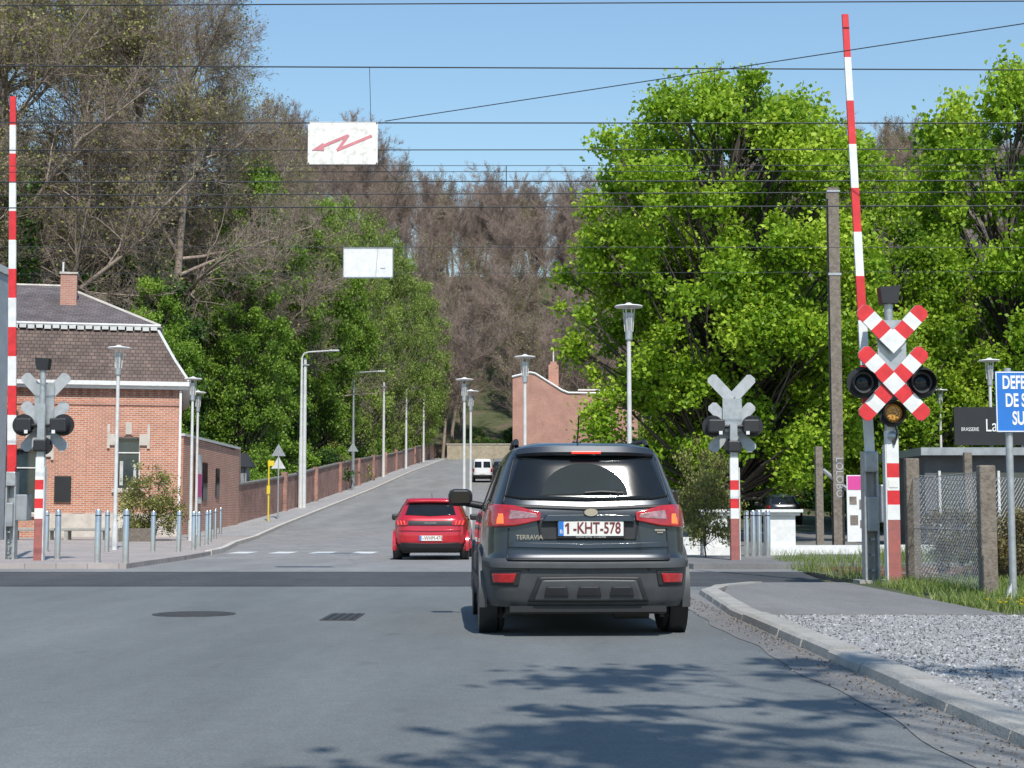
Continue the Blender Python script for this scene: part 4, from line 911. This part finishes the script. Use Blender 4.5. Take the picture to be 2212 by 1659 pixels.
R.wheels(.65,3.2,.31,.865,.2,M['galv']); R.arches(.65,3.2,.31,.868,M['redpaint']); box('underbody',(0,2,.2),(1.3,3.3,.08),M['black'],R.g)
tube('antenna',[(0,.9,1.41),(0,.75,1.52)],.006,M['black'],R.g)

def small_car(name,x,y,paint,z,van=False,lamps=True,rz=0):
    if van: sl=[(.25,.80,.1,4.0),(.4,.85,.0,4.1),(.7,.86,.0,4.1),(.95,.86,.02,3.6),(1.1,.84,.03,3.1),(1.5,.80,.08,2.6),(1.75,.74,.13,2.1),(1.83,.6,.25,1.9)]
    else: sl=[(.2,.80,.1,4.1),(.35,.86,.0,4.2),(.6,.88,.0,4.25),(.85,.87,.05,3.9),(.95,.84,.1,3.2),(1.2,.72,.35,2.6),(1.38,.62,.5,2.2),(1.44,.45,.8,1.8)]
    c=Car(name,(x,y,z),sl,6 if van else 5,rz); c.body(paint,M['carplastic2'],.35)
    z0,z1=(1.1,1.6) if van else (1.0,1.32)
    if van:
        for s in (-1,1): c.patch('rear_glass',[(s*.08,z0),(s*.66,z0)],[(s*.08,z1),(s*.62,z1)],M['glassdark'],.008)
    else: c.patch('rear_glass',[(-.6,z0),(.6,z0)],[(-.5,z1),(.5,z1)],M['glassdark'],.008)
    for s in (-1,1):
        c.patch('tail_lamp',[(s*.82,.75),(s*.68,.75)],[(s*.80,1.02 if van else .9),(s*.68,1.02 if van else .9)],M['tail'],.02)
        c.patch('side_windows',[(.7,z0),(2.8,z0)],[(.8,z1),(2.2,z1)],M['glassdark'],.006,kind='side',sgn=s); box('mirror',(s*.95,2.6,1.0),(.2,.1,.18),M['black'],c.g,bevel=.03)
    c.patch('windscreen',[(-.66,z0),(.66,z0)],[(-.5,z1),(.5,z1)],M['glassdark'],.005,kind='front')
    c.patch('bumper',[(-.8,.35),(.8,.35)],[(-.8,.5),(.8,.5)],M['carplastic2'],.02); box('number_plate',(0,c.rear(0,.6)-.02,.62),(.5,.02,.12),M['plate'],c.g)
    c.wheels(.7,3.3,.31,.86,.2,M['galv']); c.arches(.7,3.3,.31,.862,M['carplastic2'])
small_car('white_van',-2.45,128,M['whitepaint'],zr(130)+.03,True)
small_car('parked_car',-.9,134,M['carpaint'],zr(136)+.1)
small_car('parked_car',12.9,73,M['carpaint'],.60)

# ------------------------------------------------------------------ light, world, camera
sd=Vector((-.30,1.30,-1.62)).normalized()
sun=D.lights.new('sun','SUN'); sun.energy=4.9; sun.angle=rad(.53); sun.color=(1,.955,.88)
so=D.objects.new('sun',sun); COL.objects.link(so); so.rotation_euler=sd.to_track_quat('-Z','Y').to_euler(); so.location=(10,-40,50)
w=D.worlds.new('World'); SC.world=w; w.use_nodes=True; nt=w.node_tree
bg=nt.nodes['Background']; sky=nt.nodes.new('ShaderNodeTexSky'); sky.sky_type='NISHITA'; sky.sun_disc=False
sky.sun_elevation=math.asin(-sd.z); sky.sun_rotation=math.atan2(-sd.x,-sd.y); sky.air_density=1.75; sky.dust_density=.1; sky.ozone_density=7.0
nt.links.new(sky.outputs[0],bg.inputs['Color']); bg.inputs['Strength'].default_value=.15
cam=D.cameras.new('camera'); co=D.objects.new('camera',cam); COL.objects.link(co); SC.camera=co
cam.sensor_width=36; cam.lens=54.2; cam.clip_end=3000; cam.clip_start=.1
co.location=(0,0,1.0); co.rotation_euler=(rad(90+4.9),0,0)
SC.view_settings.view_transform='Standard'; SC.view_settings.look='None'; SC.view_settings.exposure=0
